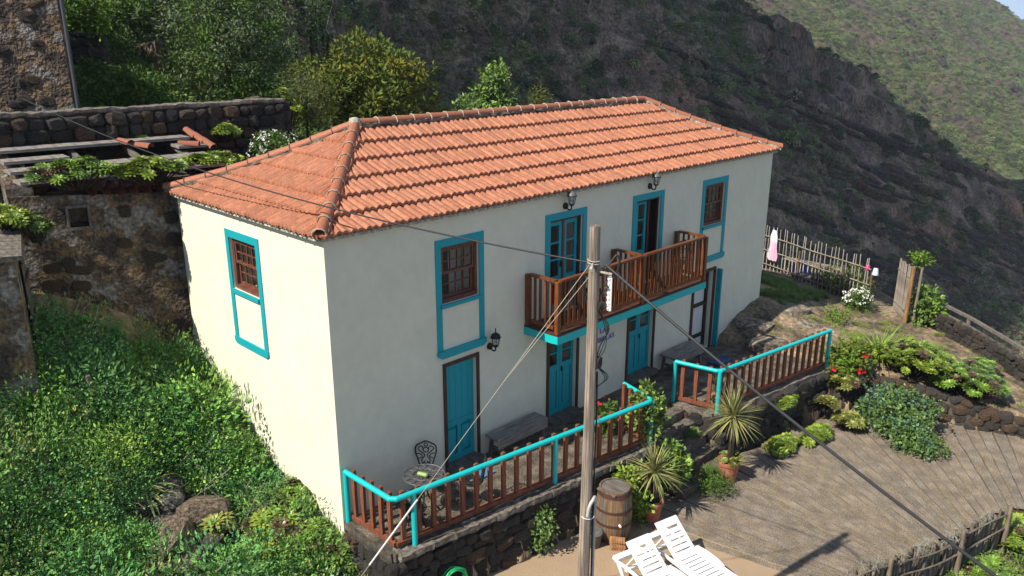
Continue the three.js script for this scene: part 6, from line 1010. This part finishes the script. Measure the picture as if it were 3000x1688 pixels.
yucca('potted yucca with a striped spiky crown, its pot rimmed with yellow-green rosettes', 7.0, 2.78, { seed: 31, k: 1.0, cy: 1.38, len: 0.62, n: 190, ros: 22, a0: 0, aw: 6.28, kind: 'pale' });
yucca('potted yucca beside the barrel, with a green plant trailing over its pot', 4.82, 2.52, { seed: 33, k: 0.9, cy: 0.98, len: 0.58, n: 150, ros: 4, a0: 2, aw: 3, kind: 'lime', trail: true });
// ---- leafy shrubs on and below the terrace
tree('patio_shrub', 'large glossy green shrub spreading onto the patio by the sloping wall', V3(11.45, PATIO, 4.35), { seed: 71, H: 0.85, h: 0.46, w: 0.8, clumps: 150, leaves: 34, cl: 0.16, leaf: 0.075, asp: 0.7, col: GREEN.mid, col2: GREEN.blue, mix: 0.4, cat: 'shrub', tk: 0.3, mat: M.gloss });
tree('patio_shrub', 'low outlying part of green creeper on the patio paving', V3(10.85, PATIO, 4.95), { seed: 72, H: 0.36, h: 0.2, w: 0.5, clumps: 60, leaves: 34, cl: 0.13, leaf: 0.07, asp: 0.7, col: GREEN.mid, col2: GREEN.blue, mix: 0.4, cat: 'shrub', tk: 0.2, mat: M.gloss });
tree('climbing_plant', 'leafy climber tangled round the end of the long railing', V3(5.6, 0.0, 1.75), { seed: 73, H: 1.05, h: 0.55, w: 0.3, clumps: 80, leaves: 26, cl: 0.13, leaf: 0.085, asp: 0.75, col: GREEN.mid, col2: GREEN.lime, mix: 0.35, cat: 'climber', tk: 0.3, mat: M.gloss });
tree('wall_plant', 'bushy green plant filling the foot of the steps below the climber', V3(5.75, PATIO + 0.1, 2.2), { seed: 74, H: 0.85, h: 0.45, w: 0.36, clumps: 60, leaves: 28, cl: 0.16, leaf: 0.10, asp: 0.7, col: GREEN.mid, col2: GREEN.fresh, mix: 0.3, cat: 'plant', tk: 0.3, mat: M.gloss });
tree('wall_plant', 'light green leafy plant behind the wine barrel', V3(4.55, PATIO, 2.15), { seed: 75, H: 1.0, h: 0.42, w: 0.4, clumps: 70, leaves: 28, cl: 0.15, leaf: 0.085, asp: 0.65, col: GREEN.fresh, col2: GREEN.lime, mix: 0.4, cat: 'plant', tk: 0.3, mat: M.gloss });
tree('wall_plant', 'creeper hanging down the middle of the long retaining wall', V3(2.7, PATIO, 1.78), { seed: 76, H: 0.8, h: 0.42, w: 0.2, clumps: 46, leaves: 22, cl: 0.1, leaf: 0.06, asp: 0.7, col: GREEN.mid, cat: 'creeper', tk: 0.2, mat: M.gloss });
tree('wall_plant', 'small fern-like weed at the foot of the steps beside the rosette-rimmed pot', V3(6.35, PATIO, 2.75), { seed: 77, H: 0.4, h: 0.22, w: 0.4, clumps: 40, leaves: 30, cl: 0.12, leaf: 0.09, asp: 0.2, col: GREEN.mid, cat: 'plant', tk: 0.2 });
tree('gate_shrub', 'big-leaved bright shrub at the foot of the garden gate', onY(2700, 945, -0.3), { seed: 78, H: 0.95, h: 0.5, w: 0.42, clumps: 60, leaves: 24, cl: 0.17, leaf: 0.14, asp: 0.6, col: GREEN.fresh, col2: GREEN.mid, mix: 0.4, cat: 'shrub', tk: 0.3, mat: M.gloss });
tree('gate_shrub', 'plant growing over the top of the gate post', onY(2690, 790, 1.0), { seed: 79, H: 0.5, h: 0.2, w: 0.25, clumps: 18, leaves: 16, cl: 0.12, leaf: 0.11, asp: 0.35, col: GREEN.fresh, cat: 'plant', tk: 0.2 });
tree('fence_plants', 'mixed garden plants growing behind the picket fence', V3(17.7, -0.2, 0.4), { seed: 80, H: 0.85, h: 0.42, w: 0.75, clumps: 80, leaves: 24, cl: 0.18, leaf: 0.10, asp: 0.4, col: GREEN.olive, col2: GREEN.grey, mix: 0.5, cat: 'plants', tk: 0.3 });
{ const t = thing('terrace_plant', 'spindly potted cactus-like plant behind the short railing corner', 'potted plant', [7.85, 0, 1.95]); mesh('pot', new THREE.LatheGeometry([[0, 0], [0.09, 0], [0.13, 0.22], [0.14, 0.22], [0.14, 0.25], [0.12, 0.25], [0, 0.2]].map(q => new THREE.Vector2(...q)), 20), M.pot, t); mesh('stems', blades(soup(), { seed: 91, n: 50, len: 0.5, wid: 0.03, e0: 1.0, e1: 1.55, r0: 0.06, y: 0.2, bend: 0.08, col: GREEN.olive, col2: GREEN.grey, mix: 0.5 }).geo(), M.leaf, t); }
const BARE = [];
// ---- boulders and odd things on the weedy slope
{
  const B = [[490, 1425, 0.05, 0.5, 0.2, 0.34, 0, 'flat dark slab boulder lying on top of the rocks in the weeds'], [500, 1475, -0.02, 0.3, 0.26, 0.28, 4, 'round pale lichened boulder under the flat dark slab'], [600, 1515, -0.1, 0.55, 0.4, 0.4, 2, 'big brown boulder beside the pale rosette plant'], [505, 1600, -0.3, 0.55, 0.42, 0.42, 2, 'large tan boulder lowest in the weedy rock outcrop'], [605, 1618, -0.35, 0.34, 0.34, 0.3, 0, 'upright grey boulder next to the large tan one'], [540, 1660, -0.45, 0.5, 0.3, 0.4, 2, 'broad pinkish boulder under the upright grey one'], [480, 1530, -0.1, 0.42, 0.14, 0.3, 0, 'thin slab of rock wedged in the middle of the outcrop'], [625, 1165, 0.95, 0.36, 0.4, 0.3, 3, 'brown boulder leaning at the foot of the sunny side wall'], [810, 1400, 0.05, 0.26, 0.18, 0.2, 2, 'small reddish rock half buried near the side wall'], [390, 1560, -0.2, 0.2, 0.16, 0.18, 0, 'small dark stone at the edge of the outcrop'], [375, 1640, -0.35, 0.24, 0.2, 0.2, 1, 'dark stone in the shade below the outcrop'], [410, 1500, 0.0, 0.22, 0.18, 0.2, 1, 'dark stone above the outcrop hollow']];
  const BM = [[0.22, 0.215, 0.21], [0.16, 0.155, 0.15], [0.40, 0.32, 0.25], [0.34, 0.24, 0.15], [0.42, 0.41, 0.38]].map(c => mat(...c, 0.95, { map: rep(T.rock, 1.4), bumpMap: rep(T.rockB, 1.4), bumpScale: 0.04 }));
  B.forEach(([u, v, y, w, h, d, m, lab], i) => { const p = onG(u, v, h * 0.3); BARE.push([p.x, p.z, w * 0.72]); const s = solo('boulder', STONES[i % 9], BM[m], lab, 'boulder', 'boulders on the weedy slope'); s.position.set(p.x, p.y + h * 0.32, p.z); s.scale.set(w * 1.45, h * 1.5, d * 1.45); s.rotation.set(0, i * 1.3, (i % 3 - 1) * 0.15); });
  const p = onG(300, 1230); solo('wooden_stake', rod(V3(p.x, p.y - 0.3, p.z), V3(p.x - 0.14, p.y + 0.85, p.z + 0.1), 0.04, 0.035, 8), M.greyWood, 'short weathered stake leaning out of the weeds', 'stake');
  const rk = [[2300, 905, 0.45, 0.9, 0.5, 0.6], [2350, 950, 0.3, 0.8, 0.4, 0.6], [2210, 950, 0.4, 0.6, 0.7, 0.5], [2250, 1000, 0.2, 0.7, 0.4, 0.5]];
  rk.forEach(([u, v, y, w, h, d], i) => { const q = onY(u, v, y), s = solo('rock_outcrop', STONES[(i * 2 + 1) % 9], mat(0.52, 0.45, 0.36, 0.95, { map: rep(T.rock, 1), bumpMap: rep(T.rockB, 1), bumpScale: 0.05 }), ['highest tan bedrock hump beside the far corner of the house', 'long tan bedrock hump catching the sun beside the railing', 'shaded bedrock lump against the far corner of the house', 'low bedrock ledge striped by the shadow of the railing'][i], 'rock', 'bedrock beside the house'); s.position.set(q.x, q.y - h * 0.30, q.z); s.scale.set(w * 1.6, h, d * 1.6); s.rotation.y = i * 0.9; });
}

// ---- weeds on the slope beside the house
const leafy = (seed, n, R, h, leaf, asp, col, col2, mix) => { const r = RNG(seed), s = soup(); for (let i = 0; i < n; i++) { const a = r() * 6.283, f = Math.sqrt(r()) * R, y = h * (0.15 + 0.85 * r()) * (1 - (f / R) ** 2 * 0.5), d = V3(Math.cos(a) * 0.8, 0.35 + r() * 0.5, Math.sin(a) * 0.8).add(rdir(r).multiplyScalar(0.7)).normalize(), l = leaf * (0.6 + r() * 0.8); s.leaf(V3(Math.cos(a) * f, y, Math.sin(a) * f), d, perp(d, r), l, l * asp, vary(r() < mix ? col2 : col, r, 0.28)); } return s.geo(); };
const twig = (seed, n, R) => { const r = RNG(seed), g = []; for (let i = 0; i < n; i++) { let p = V3((r() - 0.5) * R, 0, (r() - 0.5) * R), d = rdir(r, 1.2); for (let k = 0; k < 3; k++) { const e = p.clone().addScaledVector(d, R * 0.4); g.push(rod(p, e, 0.006, 0.004, 3)); p = e; d = d.add(rdir(r).multiplyScalar(0.7)).normalize(); } } return tint(cat(g), 1, 1, 1); };
const WEED = [
  leafy(1, 230, 0.24, 0.28, 0.042, 0.6, [1, 1, 1], [1.35, 1.2, 0.8], 0.25), leafy(2, 300, 0.22, 0.34, 0.036, 0.3, [1, 1, 1], [0.8, 1.05, 1.2], 0.3), leafy(3, 170, 0.22, 0.24, 0.058, 0.75, [1, 1, 1], [1.2, 1.15, 0.7], 0.3),
  blades(soup(), { seed: 4, n: 80, len: 0.36, wid: 0.009, e0: 0.5, e1: 1.5, r0: 0.12, bend: 0.4, col: [1, 1, 0.9], col2: [1.3, 1.1, 0.7], mix: 0.3 }).geo(),
  leafy(5, 480, 0.42, 0.62, 0.048, 0.42, [1, 1, 1], [1.3, 1.25, 0.8], 0.35), blades(soup(), { seed: 6, n: 46, len: 0.5, wid: 0.05, e0: 0.2, e1: 1.35, r0: 0.08, bend: 0.5, col: [1, 1, 1], col2: [1.4, 1.1, 0.6], mix: 0.25, seg: 4 }).geo(), twig(7, 16, 0.4)];
function scatter(name, label, category, spots) { WEED.forEach((g, gi) => { const l = spots.filter(s => s.g === gi); if (!l.length) return; const m = new THREE.InstancedMesh(g, M.leaf, l.length), q = new THREE.Quaternion(), e = new THREE.Euler(), M4 = new THREE.Matrix4(), C = new THREE.Color(); l.forEach((s, k) => { e.set((s.t || 0) * 0.3, s.a, (s.t || 0) * 0.2); q.setFromEuler(e); M4.compose(V3(s.x, s.y, s.z), q, V3(s.s, s.s * (s.hs || 1), s.s)); m.setMatrixAt(k, M4); m.setColorAt(k, C.setRGB(...s.c)); }); m.name = numbered(name); m.userData = { label: label[gi], category, kind: 'stuff' }; m.castShadow = m.receiveShadow = true; scene.add(m); }); }
{
  const r = RNG(123), S = [];
  for (let i = 0; i < 7600; i++) {
    const x = -6.5 + r() * 6.45, z = -6.2 + r() * 8.4; if (inPoly(x, z, PATIOP) || x > -0.05 || (x > -0.3 && z > 1.2) || z < -5.25 + 0.25 * x + 0.5) continue;
    const n = fbm(x * 0.55, z * 0.55, 3.3, 3), n2 = fbm(x * 1.5 + 5, z * 1.5, 8.3, 3), n3 = fbm(x * 0.8 + 9, z * 0.8, 1.3, 3); if (n2 < -0.2 && r() < 0.85) continue;
    let bare = false; for (const [X, Z, R] of BARE) if (Math.hypot(x - X, z - Z) < R || (Math.hypot(x - X - 0.15, z - Z - 0.3) < R * 0.9)) bare = true; if (bare) continue;
    let g, base, sc = 0.7 + r() * 0.8, v = r();
    if (v < 0.10) { g = 4; base = n3 > 0 ? [0.095, 0.135, 0.024] : [0.06, 0.11, 0.03]; sc = 0.6 + r() * r() * 1.1; } // bushier plants
    else if (v < 0.125) { g = 5; base = [0.10, 0.15, 0.022]; } else if (v < 0.14) { g = 6; base = [0.16, 0.11, 0.075]; }
    else if (v < 0.19) { g = 3; base = r() < 0.4 ? [0.2, 0.17, 0.07] : [0.12, 0.15, 0.04]; }
    else if (n3 > 0.07) { g = 2; base = [0.06, 0.118, 0.026]; } else if (n < -0.05) { g = 1; base = [0.085, 0.125, 0.032]; } else { g = 0; base = n2 > 0.03 ? [0.13, 0.16, 0.026] : [0.085, 0.14, 0.024]; }
    if (r() < 0.05) base = [0.17, 0.13, 0.05];
    S.push({ x, z, y: ground(x, z) - 0.03 + 0.9 * Math.max(0, n) * (0.3 + 0.7 * r()) * sstep(0, 0.6, -x), a: r() * 6.28, s: sc * (1 + Math.max(0, n) * 1.2), hs: 0.7 + r() * 0.6, g, c: vary(base.map((q, i) => q * [1.5, 2.1, 2.5][i]), r, 0.36), t: r() - 0.5 });
  }
  for (let i = 0; i < 130; i++) { // bushy mounds
    const x = -5.5 + r() * 5.2, z = -5 + r() * 6.8; if (x > -0.35 || z < -5.0 + 0.25 * x + 0.5 || (x > -0.7 && z > 1.0)) continue; if (BARE.some(([X, Z, R]) => Math.hypot(x - X - 0.2, z - Z - 0.4) < R + 0.55 || Math.hypot(x - X, z - Z) < R + 0.35)) continue;
    const c = [[0.11, 0.17, 0.03], [0.06, 0.13, 0.035], [0.15, 0.18, 0.03], [0.075, 0.12, 0.05], [0.05, 0.10, 0.03], [0.16, 0.14, 0.05]][r() * 6 | 0], s0 = 0.9 + r() * 0.9; for (let k = 0; k < 3; k++) S.push({ x: x + (r() - 0.5) * 0.4, z: z + (r() - 0.5) * 0.4, y: ground(x, z) - 0.04, a: r() * 6.28, s: s0 * (0.7 + r() * 0.4), hs: 0.8 + r() * 0.5, g: r() < 0.7 ? 4 : 2 + (r() * 0 | 0), c: vary(c.map((q, i) => q * [1.35, 1.85, 2.1][i]), r, 0.2), t: r() - 0.5 });
  }
  scatter('slope_weeds', ['small-leaved green weeds covering the slope beside the house', 'fine feathery weeds covering the slope beside the house', 'round-leaved creeping weeds covering the slope beside the house', 'thin grass tufts among the slope weeds', 'bushy leafy weeds standing out of the slope cover', 'broad strap-like leaves among the slope weeds', 'dry bare twigs among the slope weeds'], 'weeds', S);
  const G = []; // grass and weeds on the ground beyond the house, along the path and uphill
  const put = (x, z, k, base, s0) => { if (inPoly(x, z, TERRACE) || inPoly(x, z, HOUSEP) || inPoly(x, z, PATIOP)) return; G.push({ x, z, y: ground(x, z) - 0.01, a: r() * 6.28, s: s0 * (0.6 + r() * 0.7), g: k, c: vary(base.map(q => q * 1.5), r, 0.3) }); };
  for (let i = 0; i < 900; i++) { const x = 13.4 + r() * 3.2, z = -3 + r() * 3.6 ; if (fbm(x * 1.1, z * 1.1, 2, 3) > -0.15 && z < 0.6 - (x - 13.4) * 0.05) put(x, z, 3, [0.07, 0.12, 0.03], 0.55); }
  for (let i = 0; i < 520; i++) { const x = 11.6 + r() * 5, z = 1.0 + r() * 6.5; if (fbm(x * 1.3, z * 1.3, 5, 3) > 0.06) put(x, z, r() < 0.5 ? 3 : 0, [0.11, 0.14, 0.035], 0.42); }
  for (let i = 0; i < 1500; i++) { const x = -2 + r() * 12, z = -24 + r() * 15.5; put(x, z, r() * 4 | 0, [0.06, 0.1, 0.025], 1.5); }
  for (let i = 0; i < 420; i++) { const x = 2 + r() * 12, z = -10 + r() * 4; put(x, z, r() * 3 | 0, [0.06, 0.1, 0.025], 1.4); }
  for (let i = 0; i < 500; i++) { const x = 3 + r() * 10, z = 6.6 + r() * 3.5; put(x, z, r() * 3 | 0, [0.08, 0.12, 0.03], 1.0); }
  scatter('ground_weeds', ['patchy small-leaved weeds on the ground around the garden', 'patchy feathery weeds on the ground around the garden', 'patchy round-leaved weeds on the ground around the garden', 'grass tufts on the ground beyond the house and along the path'], 'weeds', G);
}
// thin morning haze over the ravine
scene.fog = new THREE.FogExp2(new THREE.Color(0.62, 0.70, 0.80), 0.00024);
renderer.render(scene, camera);
